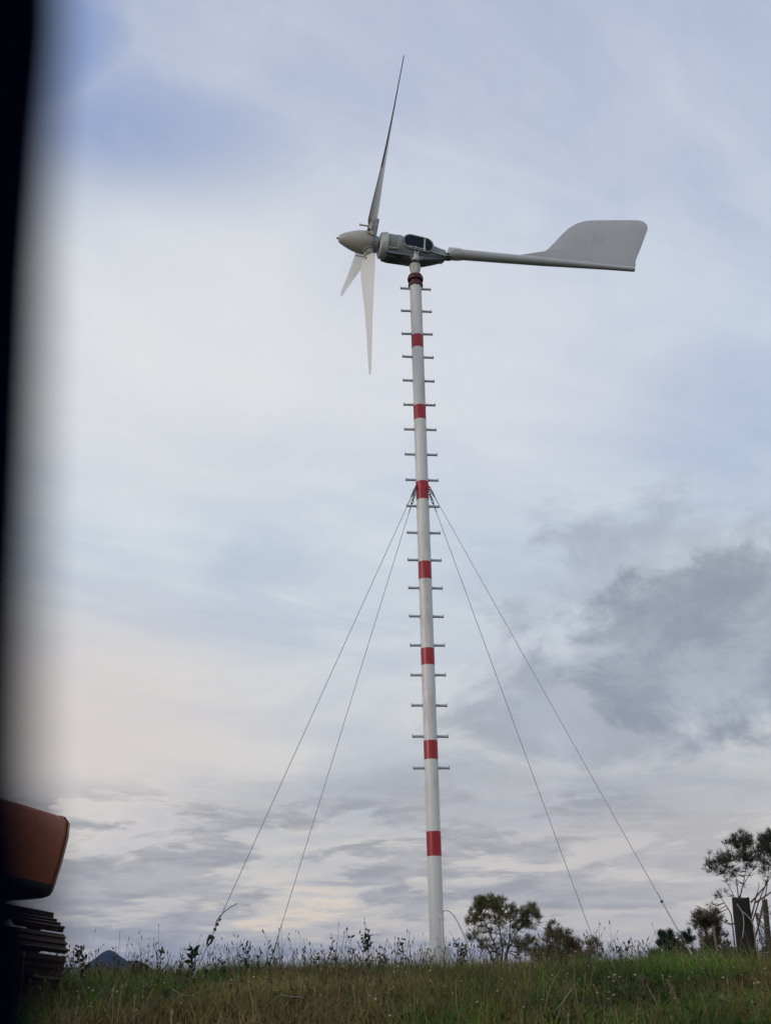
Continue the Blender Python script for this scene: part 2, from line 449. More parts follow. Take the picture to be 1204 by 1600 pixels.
# step pegs
py_ = [451.5, 487, 523, 559, 596, 633, 671.5, 710.5, 750, 791, 833.5, 876, 919, 963.5, 1008, 1054, 1101.5, 1150.5, 1200]
z0, z18 = zy(451.5), zy(1200)
pyaw = R(6)
pd = Vector((math.cos(pyaw), math.sin(pyaw), 0))
peg_mesh = {}
for s in (1, -1):
    m = MB()
    d = pd * s
    m.tube([d * (PR - 0.012), d * 0.226], 0.0175, 12)
    m.tube([d * PR - d * 0.002, d * (PR + 0.008)], 0.023, 12)
    m.tube([d * 0.224, d * 0.232], 0.021, 14)
    m.box(d * 0.228 + Vector((0, 0, 0.018)), (0.008, 0.03, 0.022), Matrix.Rotation(pyaw, 3, 'Z'))
    m.v = [(v[0] + PX, v[1] + PD, v[2] + z0) for v in m.v]
    o = m.build('step_peg', M_galv, tower, smooth=40, origin=(PX, PD, z0))
    peg_mesh[s] = o
for i in range(1, 19):
    z = z0 + (z18 - z0) * i / 18
    for s in (1, -1):
        c_ = peg_mesh[s].copy(); col.objects.link(c_); c_.parent = tower
        c_.location = Vector((0, 0, z - gp)); 
        c_.rotation_euler = (random.uniform(-.01, .01), random.uniform(-.012, .012), random.uniform(-.02, .02))
# top flanges, maroon
zf = zy(446)
m = MB(); m.lathe([(zf - .022, .098), (zf - .02, .112), (zf + .012, .112), (zf + .014, .09)], (PX, PD, 0), (0, 0, 1), 40); m.build('lower_flange', M_maroon, tower, smooth=40)
m = MB(); m.lathe([(zf + .008, .086), (zf + .075, .086)], (PX, PD, 0), (0, 0, 1), 40); m.build('flange_collar', M_maroon, tower, smooth=40)
zf2 = zf + 0.072
m = MB(); m.lathe([(zf2, .092), (zf2 + .008, .118), (zf2 + .05, .122), (zf2 + .058, .114), (zf2 + .09, .108), (zf2 + .096, .07)], (PX, PD, 0), (0, 0, 1), 40)
m.build('upper_flange', M_maroon, tower, smooth=40)
for k in range(8):
    w = k * math.pi / 4 + .2
    m = MB(); m.tube([(PX + .1 * math.cos(w), PD + .1 * math.sin(w), zf - .036), (PX + .1 * math.cos(w), PD + .1 * math.sin(w), zf - .02)], .009, 6)
    m.build('flange_bolt', M_maroon, tower)
# base
m = MB(); m.lathe([(gp - .12, .33), (gp + .03, .33)], (PX, PD, 0), (0, 0, 1), 40); m.build('concrete_footing', M_conc, tower, smooth=40, bevel=.01)
m = MB(); m.lathe([(gp + .03, .235), (gp + .052, .235)], (PX, PD, 0), (0, 0, 1), 40); m.build('base_plate', M_pole, tower, smooth=40)
for k in range(6):
    w = k * math.pi / 3 + R(6)
    u = Vector((math.cos(w), math.sin(w), 0))
    m = MB(); m.prism([(PR - .003, 0), (.19, 0), (.19, .05), (.140, .25), (PR - .003, .25)], (PX, PD, gp + .052), u, (0, 0, 1), u.cross(Vector((0, 0, 1))), .012)
    m.build('base_gusset', M_pole, tower)
# conduit up the right front of the base
w = R(-52); u = Vector((math.cos(w), math.sin(w), 0))
m = MB(); m.tube([Vector((PX, PD, gp + .05)) + u * (PR + .014), Vector((PX, PD, zy(1432))) + u * (PR + .014)], .015, 10)
m.build('cable_conduit', M_pole, tower, smooth=40)
m = MB(); m.box(Vector((PX, PD, zy(1434))) + u * (PR + .012), (.04, .04, .03), Matrix.Rotation(w, 3, 'Z')); m.build('conduit_clip', M_pole, tower)

# turbine head ------------------------------------------------------
PSI, TAU, PHI, BL, HE, NE, RE, HZ = 0.230, 0.055, 2.390, 2.722, 0.709, 1.220, 0.498, 10.235
A = Vector((-math.cos(PSI) * math.cos(TAU), -math.sin(PSI) * math.cos(TAU), math.sin(TAU)))
T_ = Vector((-math.sin(PSI), math.cos(PSI), 0))
U_ = T_.cross(A)
if U_.z < 0: U_ = -U_
O = Vector((PX, PD, HZ))
HUB = O + HE * A
SIDE = -T_          # side of the head that faces the camera
head = thing('wind_turbine', 'small three bladed wind turbine head with grey nacelle and solid tail vane', 'wind turbine', O)
def ap(s, a=0.0, b=0.0): return O + s * A + a * SIDE + b * U_

# yaw neck
def neck():
    m = MB()
    zt = zf2 + .096
    m.lathe([(zt - .01, .048), (zt + .02, .048), (zt + .022, .060), (zt + .075, .062), (zt + .16, .078), (zt + .20, .084)], (PX, PD, 0), (0, 0, 1), 36)
    o = m.build('yaw_neck', M_castl, head, smooth=35)
    for k in range(8):
        w = k * math.pi / 4 + .3
        c_ = Vector((math.cos(w), math.sin(w), 0)); m = MB()
        m.prism([(.05, 0), (.068, .01), (.092, .13), (.06, .13)], (PX, PD, zt + .03), c_, (0, 0, 1), c_.cross(Vector((0, 0, 1))), .012)
        m.build('neck_rib', M_castl, o)
    m = MB(); m.lathe([(zt + .008, .056), (zt + .021, .056)], (PX, PD, 0), (0, 0, 1), 30); m.build('seal_ring', M_dark, head, smooth=40)
    m = MB(); m.tube([ap(0, .085, -.24), ap(0, .105, -.09)], [.060, .048], 18); m.tube([ap(0, .12, -.105), ap(0, .165, -.105)], .045, 16); m.build('yaw_boss', M_castl, o, smooth=40, bevel=.004)
    m = MB(); m.tube([ap(0, .164, -.105), ap(0, .170, -.105)], .024, 12); m.build('boss_bore', M_dark, o)
    for s in (-.075, .075):
        m = MB(); p = ap(s, .085, -.19); m.tube([p + SIDE * -.05, p + SIDE * .035], .028, 12); m.build('neck_lug', M_castl, o, smooth=40)
        m = MB(); m.tube([p + SIDE * .033, p + SIDE * .04], .016, 6); m.build('lug_bolt', M_dark, o)
neck()

def loft(m, secs, n=44, ex=2.0):
    """secs: (s, half width, half height, centre b, exponent)"""
    vs = []
    for s, hw, hh, cb, e in secs:
        for k in range(n):
            w = 2 * math.pi * k / n
            cx, sx = math.cos(w), math.sin(w)
            vs.append(ap(s, hw * math.copysign(abs(cx) ** (2 / e), cx), cb + hh * math.copysign(abs(sx) ** (2 / e), sx)))
    fs = []
    for i in range(len(secs) - 1):
        for k in range(n):
            k2 = (k + 1) % n
            fs.append((i * n + k, i * n + k2, (i + 1) * n + k2, (i + 1) * n + k))
    fs.append(tuple(range(n - 1, -1, -1))); fs.append(tuple((len(secs) - 1) * n + k for k in range(n)))
    m.add(vs, fs)
# nacelle casting
m = MB()
loft(m, [(.30, .185, .185, -.005, 2.4), (.255, .188, .188, -.005, 2.5), (.20, .176, .180, -.005, 2.8), (.05, .170, .178, -.008, 3.0), (-.10, .158, .166, -.008, 3.0), (-.24, .132, .138, -.006, 2.8),
         (-.36, .108, .110, -.004, 2.6), (-.45, .098, .095, 0, 2.4), (-.48, .094, .09, 0, 2.2)])
nac = m.build('nacelle_housing', M_cast, head, smooth=38)
# belly casting below
m = MB()
loft(m, [(.22, .11, .045, -.17, 2.6), (.10, .12, .06, -.18, 2.6), (-.08, .12, .065, -.18, 2.6), (-.22, .10, .05, -.15, 2.6), (-.38, .07, .035, -.105, 2.4), (-.46, .05, .02, -.08, 2)])
m.build('nacelle_belly', M_belly_shade, head, smooth=38)
# parting flange with bolts
def outline_w(s): return float(np.interp(s, [-.48, -.45, -.36, -.24, -.10, .05, .20, .27], [.094, .098, .108, .132, .158, .170, .176, .176]))
ss_ = np.linspace(.27, -.47, 26).tolist()
m = MB(); pts = [(s, outline_w(s) + .016) for s in ss_] + [(s, -outline_w(s) - .016) for s in ss_[::-1]]
m.prism(pts, ap(0, 0, -.062), A, SIDE, U_, .011)
m.build('parting_flange', M_castl, head)
for s in (.22, .12, .02, -.09, -.19, -.29, -.38):
    p = ap(s, outline_w(s) + .010, -.056); m = MB(); m.tube([p, p + U_ * .012], .007, 6); m.build('flange_bolt', M_castl, head)
# generator
m = MB(); m.lathe([(.565, .08), (.567, .160), (.55, .200), (.50, .212), (.455, .216), (.45, .20)], O, A, 56); m.build('generator_end_shield', M_castl, head, smooth=32)
m = MB(); m.lathe([(.300, .199), (.452, .199)], O, A, 56); m.build('generator_stator', M_gen, head, smooth=32)
m = MB(); m.lathe([(.235, .186), (.238, .206), (.296, .206), (.303, .20)], O, A, 56); m.build('generator_ring', M_cast, head, smooth=32)
for k in range(10):
    w = k * math.pi / 5 + .3
    p = ap(.296, .19 * math.cos(w), .19 * math.sin(w)); m = MB(); m.tube([p + A * -.002, p + A * .02], .010, 6); m.build('ring_bolt', M_castl, head)
for w in (R(-38), R(75), R(162), R(218), R(-75), R(-110)):
    d = math.cos(w) * SIDE + math.sin(w) * U_; t = A.cross(d)
    m = MB(); m.tube([O + A * .305 + d * .208, O + A * .448 + d * .208], .009, 8); m.build('tie_bolt', M_castl, head, smooth=40)
# cooling ribs underneath
for k in range(7):
    a = (k - 3) * .042
    m = MB(); m.prism([(.50, -.13), (.50, -.215 + abs(k - 3) * .008), (.40, -.232 + abs(k - 3) * .008), (.18, -.225 + abs(k - 3) * .008), (-.02, -.20), (-.02, -.13)], ap(0, a, 0), A, U_, SIDE, .012)
    m.build('cooling_rib', M_belly_shade, head)
m = MB(); m.box(ap(.42, .125, -.118), (.18, .06, .05), Matrix((A, SIDE, U_)).transposed()); m.build('terminal_box', M_castl, head, bevel=.006)
m = MB(); m.tube([ap(.52, .135, -.105), ap(.27, .152, -.10), ap(.22, .165, -.085)], .013, 10); m.build('cable_gland', M_castl, head, smooth=40)
# oval window on the near side
def stadium(sx, hy, n=14):
    L = sx - hy
    P = [(-L + hy * math.cos(t), hy * math.sin(t)) for t in np.linspace(math.pi / 2, 3 * math.pi / 2, n).tolist()] + [(L + hy * math.cos(t), hy * math.sin(t)) for t in np.linspace(-math.pi / 2, math.pi / 2, n).tolist()]
    return P
wd = Matrix.Rotation(R(0), 3, 'Z')
# side wall leans with the taper of the casting
wa, wb = ap(.21, .186, .030), ap(-.25, .150, .025)
wu = (wb - wa).normalized(); wn = wu.cross(U_).normalized()
if wn.dot(SIDE) < 0: wn = -wn
wv = wn.cross(wu).normalized()
if wv.z < 0: wv = -wv
wc = (wa + wb) / 2
st = stadium(.232, .118)
m = MB(); m.prism(st, wc, wu, wv, wn, .014); win = m.build('oval_window', M_glass, head)
m = MB(); m.tube([wc + a * wu * 1.03 + b * wv * 1.05 + wn * .006 for a, b in st + st[:2]], .012, 8, cap=False); m.build('window_rim', M_cast, win, smooth=50)
m = MB(); m.box(wc + wu * .095 + wn * .014, (.024, .235, .012), Matrix((wu, wv, wn)).transposed()); m.build('window_bar', M_castl, win, bevel=.003)
# tail joint
m = MB(); m.tube([ap(-.47), ap(-.50)], .062, 20); m.tube([ap(-.495), ap(-.58)], [.046, .046], 20); m.build('tail_joint', M_cast, head, smooth=40)
for w in (R(30), R(-30), R(90), R(-90), R(150), R(210)):
    d = math.cos(w) * SIDE + math.sin(w) * U_; m = MB(); m.tube([ap(-.475) + d * .062, ap(-.575) + d * .052], .008, 6); m.build('joint_bolt', M_dark, head)

# tail boom and vane: in the vertical plane through the head's axis
ex = Vector((math.cos(PSI), math.sin(PSI), 0)); ey = Vector((-math.sin(PSI), math.cos(PSI), 0))
def vp(px, py):
    d = ray(px, py); k = O.dot(ey) / d.dot(ey); p = d * k - O
    return (p.dot(ex), p.z)
def vpt(q, off=0.0): return O + ex * q[0] + Vector((0, 0, 1)) * q[1] - ey * off
b0, b1 = vp(702, 396.5), vp(990, 421.0)
def bl_(t): return (b0[0] + (b1[0] - b0[0]) * t, b0[1] + (b1[1] - b0[1]) * t)
rad = [(0, .094), (.06, .094), (.062, .084), (.5, .070), (.70, .055), (.85, .045), (1.0, .040)]
m = MB(); m.tube([vpt(bl_(t)) for t, r in rad], [r for t, r in rad], 28); m.build('tail_boom', M_tail, head, smooth=35)
m = MB(); m.tube([vpt(bl_(t)) for t in (-.004, .045)], .100, 28); m.build('boom_collar', M_castl, head, smooth=35)
for t in (.02, .036):
    m = MB(); p = vpt(bl_(t), .098); m.tube([p, p - ey * .008], .008, 6); m.build('collar_bolt', M_dark, head)
vane_px = [(800, 401), (822, 400), (838, 398.6), (848, 395.5), (856, 390), (866, 380), (876, 369), (888, 358), (900, 350.5), (912, 346.8), (925, 345.4), (965, 345.2), (996, 345.3), (1004, 347), (1009.3, 351.5), (1010.5, 357), (1008, 364),
           (1000, 386), (993, 403), (991, 409), (991.5, 415), (990.5, 421), (975, 420), (940, 417), (900, 413.5), (850, 409)]
VP = [vp(a, b) for a, b in vane_px]
cx_ = sum(p[0] for p in VP) / len(VP); cz_ = sum(p[1] for p in VP) / len(VP)
# lens shaped vane: edge ring thin, inner rings thicker
def vane():
    m = MB(); n = len(VP); rings = []
    fr = [(1.0, .006), (0.985, .013), (0.955, .014), (0.93, .017), (0.6, .024), (0.25, .028)]
    for side in (1, -1):
        start = len(m.v)
        for k, (f, t) in enumerate(fr):
            for p in VP: m.v.append(tuple(vpt((cx_ + (p[0] - cx_) * f, cz_ + (p[1] - cz_) * f), side * t)))
        c = len(m.v); m.v.append(tuple(vpt((cx_, cz_), side * .029)))
        for k in range(len(fr) - 1):
            for i in range(n):
                j = (i + 1) % n
                m.f.append((start + k * n + i, start + k * n + j, start + (k + 1) * n + j, start + (k + 1) * n + i))
        for i in range(n): m.f.append((start + (len(fr) - 1) * n + i, start + (len(fr) - 1) * n + (i + 1) % n, c))
        rings.append(start)
    for i in range(n):
        j = (i + 1) % n
        m.f.append((rings[0] + i, rings[0] + j, rings[1] + j, rings[1] + i))
    return m
vn = vane().build('tail_vane', M_tail, head, smooth=60)
# raised rim round the vane
rim = [vpt((cx_ + (p[0] - cx_) * .992, cz_ + (p[1] - cz_) * .992)) for p in VP[3:21]]
m = MB(); m.tube(rim, .0155, 8); m.build('vane_rim', M_tail, vn, smooth=60)
# drain spot
m = MB(); p = vpt(vp(935, 349.5), .016); m.tube([p, p - ey * .004], .012, 8); m.build('vane_rivet', M_gen, vn)

# spinner and hub
m = MB()
m.lathe([(.585, .09), (.589, .128), (.66, .142), (.70, .150), (.735, .150), (.74, .1)], O, A, 44); hub = m.build('rotor_hub', M_cast, head, smooth=32)
m = MB(); m.lathe([(.50, .055), (.62, .055)], O, A, 24); m.build('rotor_shaft', M_dark, head, smooth=40)
m = MB()
prof = [(.690, .130), (.693, .166), (.72, .174), (.76, .181), (.84, .182), (.92, .167), (1.00, .143), (1.08, .112), (1.14, .083), (1.175, .062), (1.186, .050), (1.189, .02)]
m.lathe(prof, O, A, 56); spn = m.build('spinner', M_spin, head, smooth=30)
m = MB(); m.lathe([(1.185, .018), (1.205, .018), (1.222, .012)], O, A, 16); m.build('nose_bolt', M_gen, spn, smooth=40)
for b in (-.02, .02):
    for w in (R(10), R(130), R(250)):
        d = math.cos(w) * SIDE + math.sin(w) * U_; t = A.cross(d)
        m = MB(); p = O + A * (.745 + b) + d * .187; m.tube([p - d * .01, p + d * .004], .008, 8); m.build('spinner_screw', M_dark, spn)

def root_axes(phi):
    b = (math.cos(phi) * T_ + math.sin(phi) * U_).normalized(); c = (-math.sin(phi) * T_ + math.cos(phi) * U_).normalized()
    cd = math.cos(R(40)) * c + math.sin(R(40)) * A
    return b.cross(cd).normalized()
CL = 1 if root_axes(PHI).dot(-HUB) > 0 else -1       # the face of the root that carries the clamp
def make_blade(phi):
    b = (math.cos(phi) * T_ + math.sin(phi) * U_).normalized()
    c = (-math.sin(phi) * T_ + math.cos(phi) * U_).normalized()
    m = MB(); vs = []; fs = []; n = 20
    st_ = [(.235, .150, .040, 42), (.26, .185, .046, 42), (.31, .225, .048, 41), (.37, .270, .046, 39), (.46, .295, .040, 35), (.62, .310, .036, 31), (.85, .290, .032, 27), (1.15, .262, .027, 22), (1.5, .226, .022, 18),
           (1.9, .186, .018, 14), (2.25, .150, .014, 12), (2.5, .124, .011, 10.5), (2.65, .102, .009, 10), (2.70, .075, .007, 10), (BL, .034, .005, 10)]
    for r, ch, th, tw in st_:
        th_ = R(tw); cd = math.cos(th_) * c + math.sin(th_) * A; nd = b.cross(cd)
        for k in range(n):
            w = 2 * math.pi * k / n
            q = math.cos(w); x = (q * 0.5 + 0.12) * ch            # chord offset
            tt = th * 0.5 * math.sin(w) * (0.35 + 0.65 * math.sqrt(max(0.0, (1 + q) / 2)))
            cam_ = .035 * ch * (1 - q * q)
            vs.append(HUB + b * r + cd * x + nd * (tt + cam_))
    for i in range(len(st_) - 1):
        for k in range(n):
            k2 = (k + 1) % n; fs.append((i * n + k, i * n + k2, (i + 1) * n + k2, (i + 1) * n + k))
    fs.append(tuple(range(n))); fs.append(tuple((len(st_) - 1) * n + k for k in range(n)))
    m.add(vs, fs)
    bl = m.build('rotor_blade', M_blade, head, smooth=50)
    # dark strip along the outer leading edge: underside shade of the blade, painted in
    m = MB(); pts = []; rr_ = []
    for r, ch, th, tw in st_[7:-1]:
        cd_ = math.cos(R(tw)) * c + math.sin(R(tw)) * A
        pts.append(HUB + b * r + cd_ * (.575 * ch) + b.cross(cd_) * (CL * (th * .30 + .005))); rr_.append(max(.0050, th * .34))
    m.tube(pts, rr_, 8); m.build('edge_shade_strip', M_edge_shade, bl, smooth=60)
    # root clamp: socket, two clamp plates, bolts and the pitch lever
    m = MB(); m.tube([HUB + b * .13, HUB + b * .25], [.058, .052], 18); m.build('root_socket', M_castl, bl, smooth=40)
    for r_, rr in ((.185, .066), (.235, .062)):
        m = MB(); m.tube([HUB + b * (r_ - .012), HUB + b * (r_ + .012)], rr, 18); m.build('clamp_ring', M_cast, bl, smooth=40)
    th_ = R(40); cd = math.cos(th_) * c + math.sin(th_) * A; nd = b.cross(cd).normalized()
    for s in (CL,):
        m = MB(); m.box(HUB + b * .315 + nd * s * .040 + cd * .035, (.15, .185, .050), Matrix((b, cd, nd)).transposed()); pl_ = m.build('clamp_plate', M_castl, bl, bevel=.004)
        for q, w in ((-.04, -.04), (.04, .04), (-.04, .04), (.04, -.04)):
            p = HUB + b * (.315 + q) + cd * (w * 1.4 + .035) + nd * s * .064; m = MB(); m.tube([p, p + nd * s * .014], .011, 6); m.build('clamp_bolt', M_galv, bl)
    m = MB(); m.box(HUB + b * .195 + nd * CL * .020 + cd * .02, (.10, .115, .12), Matrix((b, cd, nd)).transposed()); m.build('root_block', M_castl, bl, bevel=.006)
    lv = HUB + nd * CL * .075
    m = MB(); m.tube([lv + b * .262 - A * .01, lv + b * .262 + A * .25], .0145, 10); m.tube([lv + b * .262 + A * .247, lv + b * .262 + A * .265], .019, 10)
    m.build('pitch_lever', M_castl, bl, smooth=40)
    for s, rr in ((.10, .305), (.11, .222)):
        m = MB(); p = lv + b * rr + A * s; m.tube([p - A * .05, p + A * .012], .025, 8); m.build('lever_nut', M_dark, bl)
    # arched cover rim where the root leaves the spinner
    m = MB(); pts = []
    for w in np.linspace(-math.pi / 2, math.pi / 2, 14).tolist():
        q = A * (.085 * math.cos(w)) + c * (.085 * math.sin(w)); p = HUB + q + A * .0 
        rr = math.sqrt(max(.0, .186 ** 2 - (.085 * math.sin(w)) ** 2)); pts.append(p + b * (rr + .002))
    m.tube(pts, .007, 6); m.build('root_cutout_rim', M_castl, bl, smooth=50)
    return bl
for k in range(3): make_blade(PHI + k * 2 * math.pi / 3)

# guy wires ------------------------------------------------------------
zl = zy(764)
anch = []
specs = [
    (313, 1502, 12.0, -1, 'near', 'left outer steel guy wire ending in wire clamps with a loose curled tail'),
    (423, 1500, 16.2, -1, 'far', 'left inner steel guy wire running down behind the grass without visible fittings'),
    (938, 1500, 16.0, 1, 'far', 'right inner steel guy wire coming down at the rounded bush right of the tower'),
    (1086, 1502, 12.4, 1, 'near', 'right outer steel guy wire coming down towards the small dark conifers'),
]
for px, py, yd, s, fa, lab in specs:
    B = at(px, py, yd); gzb = gz(B.x, B.y)
    lug_dir = Vector((s * .78, -.62 if fa == 'near' else .62, 0)).normalized()
    L0 = Vector((PX, PD, zl)) + lug_dir * (PR + .004)
    g = thing('guy_wire', lab, 'guy wire', (B.x, B.y, gzb), group='guy wires bracing the turbine tower')
    m = MB(); tz = lug_dir.cross(Vector((0, 0, 1)))
    m.prism([(-.01, .04), (.012, .04), (.04, .0), (.036, -.02), (.012, -.04), (-.01, -.04)], L0, lug_dir, (0, 0, 1), tz, .012); m.build('lug_plate', M_red, g)
    d = (B - L0).normalized()
    # shackles and thimble at the top
    top = L0 + lug_dir * .028 - Vector((0, 0, .01))
    nrm = d.orthogonal().normalized(); bi = d.cross(nrm)
    def link_(m, c0, ln, wd_, a_, r_=.007):
        pts = [c0 + d * (ln / 2 * (1 - math.cos(t))) + a_ * (wd_ * math.sin(t)) for t in np.linspace(0, 2 * math.pi, 15).tolist()]
        m.tube(pts, r_, 6, cap=False)
    for q in range(3):
        m = MB(); link_(m, top + d * (.036 * q), .054, .016, nrm if q % 2 else bi, .0055); m.build('chain_link' if q else 'shackle', M_fit, g, smooth=50)
    m = MB(); link_(m, top + d * .11, .075, .018, tz, .006); m.build('thimble', M_fit, g, smooth=50)
    ws = top + d * .18
    m = MB(); m.tube([ws - d * .02, ws + d * .13], [.0085, .007], 8); m.build('wire_splice', M_wire, g, smooth=50)
    m = MB(); m.tube([ws, B + d * -.42 if fa == 'near' else B], .0040, 6); m.build('wire', M_wire, g, smooth=60)
    if fa == 'near':
        e = B - d * (.42 if s < 0 else (B - at(1067, 1462, 12.4)).length)
        if s < 0:
            e = at(328, 1464, yd * 1.005)
            e = B - d * (B - e).length
        up_ = e - d * (.20 if s < 0 else .40)
        for q in range(3 if s < 0 else 1):
            m = MB(); p = up_ + d * (.055 * q + .0); sd_ = bi if abs(bi.x) > abs(nrm.x) else nrm
            m.box(p, (.022, .026, .022), Matrix((d, nrm, bi)).transposed()); m.tube([p - sd_ * .02, p + sd_ * .02], .006, 6); m.build('wire_clamp', M_fit, g)
        m = MB(); m.tube([up_ - d * .05, e], .0055, 6); m.build('wire_end', M_wire, g)
        m = MB(); link_(m, e - d * .02, .09, .03 if s < 0 else .014, nrm, .008); link_(m, e + d * .0, .09, .028 if s < 0 else .014, bi, .008); m.box(e - d * .005, (.03, .05, .05) if s < 0 else (.03, .03, .03), Matrix((d, nrm, bi)).transposed()); m.build('anchor_shackle', M_fit, g, smooth=50)
        m = MB(); m.tube([up_ if s > 0 else e + d * .07, B + d * .35], .009, 8); m.build('anchor_rod', M_galv, g, smooth=50)
        # the loose tail
        if s < 0:
            tp = [at(a, b, yd) for a, b in ((337, 1442), (343, 1432), (351, 1424), (360, 1417.5), (371, 1411.5))]
            tp = [up_ - d * .02] + tp
            m = MB(); m.tube(tp, .0055, 6); m.build('loose_tail', M_wire, g, smooth=60)
        else:
            m = MB(); p1 = up_; m.tube([p1, p1 - d * .1 + Vector((.006, 0, .003))], .0055, 6); m.build('wire_tail', M_wire, g, smooth=60)
    else:
        m = MB(); m.tube([B - d * .25, B + d * .35], .010, 8); m.build('anchor_rod', M_galv, g, smooth=50)

# earth cable curving off the base of the tower
c0 = at(694, 1423, PD - .05)
pts = [at(a, b, PD - .05) for a, b in ((692, 1424), (697, 1422.5), (703, 1425), (709, 1431), (716, 1443), (722, 1456), (728, 1470), (733, 1485), (736, 1500))]
m = MB(); m.tube(pts, .006, 6)
o = m.build('earth_cable', M_wire, smooth=60, origin=(pts[-1].x, pts[-1].y, pts[-1].z))
prop(o, 'thin grey cable arching from the right side of the tower foot into the grass', 'cable')

# ------------------------------------------------------------------ excavator
def excavator():
    a = R(64); tilt = R(4.5)
    back = Vector((math.sin(a), -math.cos(a), 0))       # rearwards: right and towards the camera
    acr = Vector((math.cos(a), math.sin(a), -math.tan(tilt))).normalized()     # across: right and away
    upv = acr.cross(back) * -1
    if upv.z < 0: upv = -upv
    upv.normalize()
    zc = at(100, 1475, 10.4)                            # rear outer edge of the far track
    gx, gy = zc.x, zc.y; g0 = -0.25
    P0 = Vector((gx, gy, g0))
    root = thing('excavator', 'orange excavator seen from behind at the left edge with rusty steel tracks', 'excavator', P0)
    def q(b, c, z): return P0 + back * b + acr * c + upv * z
    def track(c1, w):
        # c1: outer edge; spans c1-w..c1 ; rear end at b=0
        tr = None
        r = .40; L = 3.3; zc_ = r
        n_sh = 0
        path = []
        per = 2 * math.pi * r + 2 * L; N = 48
        tr_m = MB()
        # roller frame inside
        tr_m.prism([(-.45, .22), (-.45, .52), (-.75, .64), (-L - .1, .64), (-L - .1, .22)], q(0, c1 - w / 2, 0), back, upv, acr, w * .45)
        tr_m.tube([q(-r, c1 - w / 2 - .12, zc_), q(-r, c1 - w / 2 + .12, zc_)], .26, 20)
        tr_m.tube([q(-r - L, c1 - w / 2 - .12, zc_), q(-r - L, c1 - w / 2 + .12, zc_)], .26, 20)
        tr = tr_m.build('track_frame', M_grime, root, smooth=40)
        for i in range(N):
            s = i / N * per
            if s < L: p = (-r - L + s, 2 * r, 90); 
            elif s < L + math.pi * r:
                t = (s - L) / r; p = (-r + r * math.sin(t), r + r * math.cos(t), 90 - math.degrees(t))
            elif s < 2 * L + math.pi * r: p = (-r - (s - L - math.pi * r), 0.0, -90)
            else:
                t = (s - 2 * L - math.pi * r) / r; p = (-r - L - r * math.sin(t), r - r * math.cos(t), -90 - math.degrees(t))
            ang_ = R(p[2])
            nrm_ = back * math.cos(ang_) + upv * math.sin(ang_)
            tan_ = back * math.sin(ang_) - upv * math.cos(ang_)
            ctr = q(p[0], c1 - w / 2, p[1])
            jj = random.uniform(-.10, .10); nrm_, tan_ = (nrm_ * math.cos(jj) + tan_ * math.sin(jj)), (tan_ * math.cos(jj) - nrm_ * math.sin(jj)); ctr = ctr + acr * random.uniform(-.012, .012)
            mm = MB(); pt = per / N
            # plate with a grouser bar at one edge and two low ribs
            mm.box(ctr + nrm_ * .0, (w, pt * .90, .022), Matrix((acr, tan_, nrm_)).transposed())
            mm.box(ctr + nrm_ * .022 + tan_ * (pt * .36), (w * .995, .018, .036), Matrix((acr, tan_, nrm_)).transposed())
            mm.box(ctr + nrm_ * .019 + tan_ * (pt * .04), (w * .99, .018, .030), Matrix((acr, tan_, nrm_)).transposed())
            mm.box(ctr + nrm_ * .017 - tan_ * (pt * .26), (w * .98, .016, .024), Matrix((acr, tan_, nrm_)).transposed())
            mm.box(ctr - nrm_ * .04, (w * .16, pt * .7, .06), Matrix((acr, tan_, nrm_)).transposed())
            mm.build('track_shoe', M_track, tr)
    track(0.0, .60)
    track(-1.95, .60)
    # car body between tracks and slew ring
    mm = MB(); mm.box(q(-2.1, -1.27, .55), (1.5, 1.4, .5), Matrix((back, acr, upv)).transposed()); mm.build('undercarriage', M_grime, root, bevel=.03)
    mm = MB(); mm.tube([q(-2.1, -1.27, .8), q(-2.1, -1.27, 1.0)], .55, 30); mm.build('slew_ring', M_grime, root, smooth=40)
    # upper body
    zb = .98; 
    def rb(bs, c): return bs
    mm = MB(); mm.box(q(-1.75, -1.55, 1.02), (2.9, 2.3, .14), Matrix((back, acr, upv)).transposed()); mm.build('deck', M_grime, root, bevel=.03)
    return root, q, back, acr, upv
ex_root, q, back, acr, upv = excavator()
# counterweight: plan outline rounded at the rear corners, lofted upward
CW_LEV = [(.885, .16), (.890, .10), (.91, .070), (.95, .055), (.990, .048), (1.20, .022), (1.42, .004), (1.54, .008), (1.575, .030), (1.585, .07)]
CW_B, CW_C = -.03, -1.44
def cw_part(name, levels, material, par):
    def plan(inset):
        pts = []
        W2 = 1.30 - inset
        for b, c in [(-.72, W2), (-.20, W2), (-.02, W2 - .02), (.06, W2 - .06), (.10, W2 - .13), (.12, W2 - .25), (.145, W2 - .7), (.15, 0)]:
            pts.append((b - inset * .9, c))
        return pts + [(b, -c) for b, c in pts[-2::-1]]
    mm = MB(); n = None; vs = []
    for z, ins in levels:
        pl = plan(ins); n = len(pl)
        for b, c in pl: vs.append(q(b + CW_B, c + CW_C, z))
    fs = []
    for i in range(len(levels) - 1):
        for k in range(n):
            k2 = (k + 1) % n; fs.append((i * n + k, i * n + k2, (i + 1) * n + k2, (i + 1) * n + k))
    fs.append(tuple(range(n))); fs.append(tuple((len(levels) - 1) * n + k for k in range(n)))
    mm.add(vs, fs); return mm.build(name, material, par, smooth=50)
def counterweight():
    o = cw_part('counterweight', CW_LEV[4:], M_orange, ex_root)
    cw_part('lower_skirt', CW_LEV[:4] + [(.988, .050)], M_skirt, o)
    return o
cw = counterweight()
ub = MB(); ub.box(q(-1.66, -1.52, 1.28), (1.95, 2.40, .62), Matrix((back, acr, upv)).transposed()); ub.build('engine_hood', M_orange, ex_root, bevel=.05)
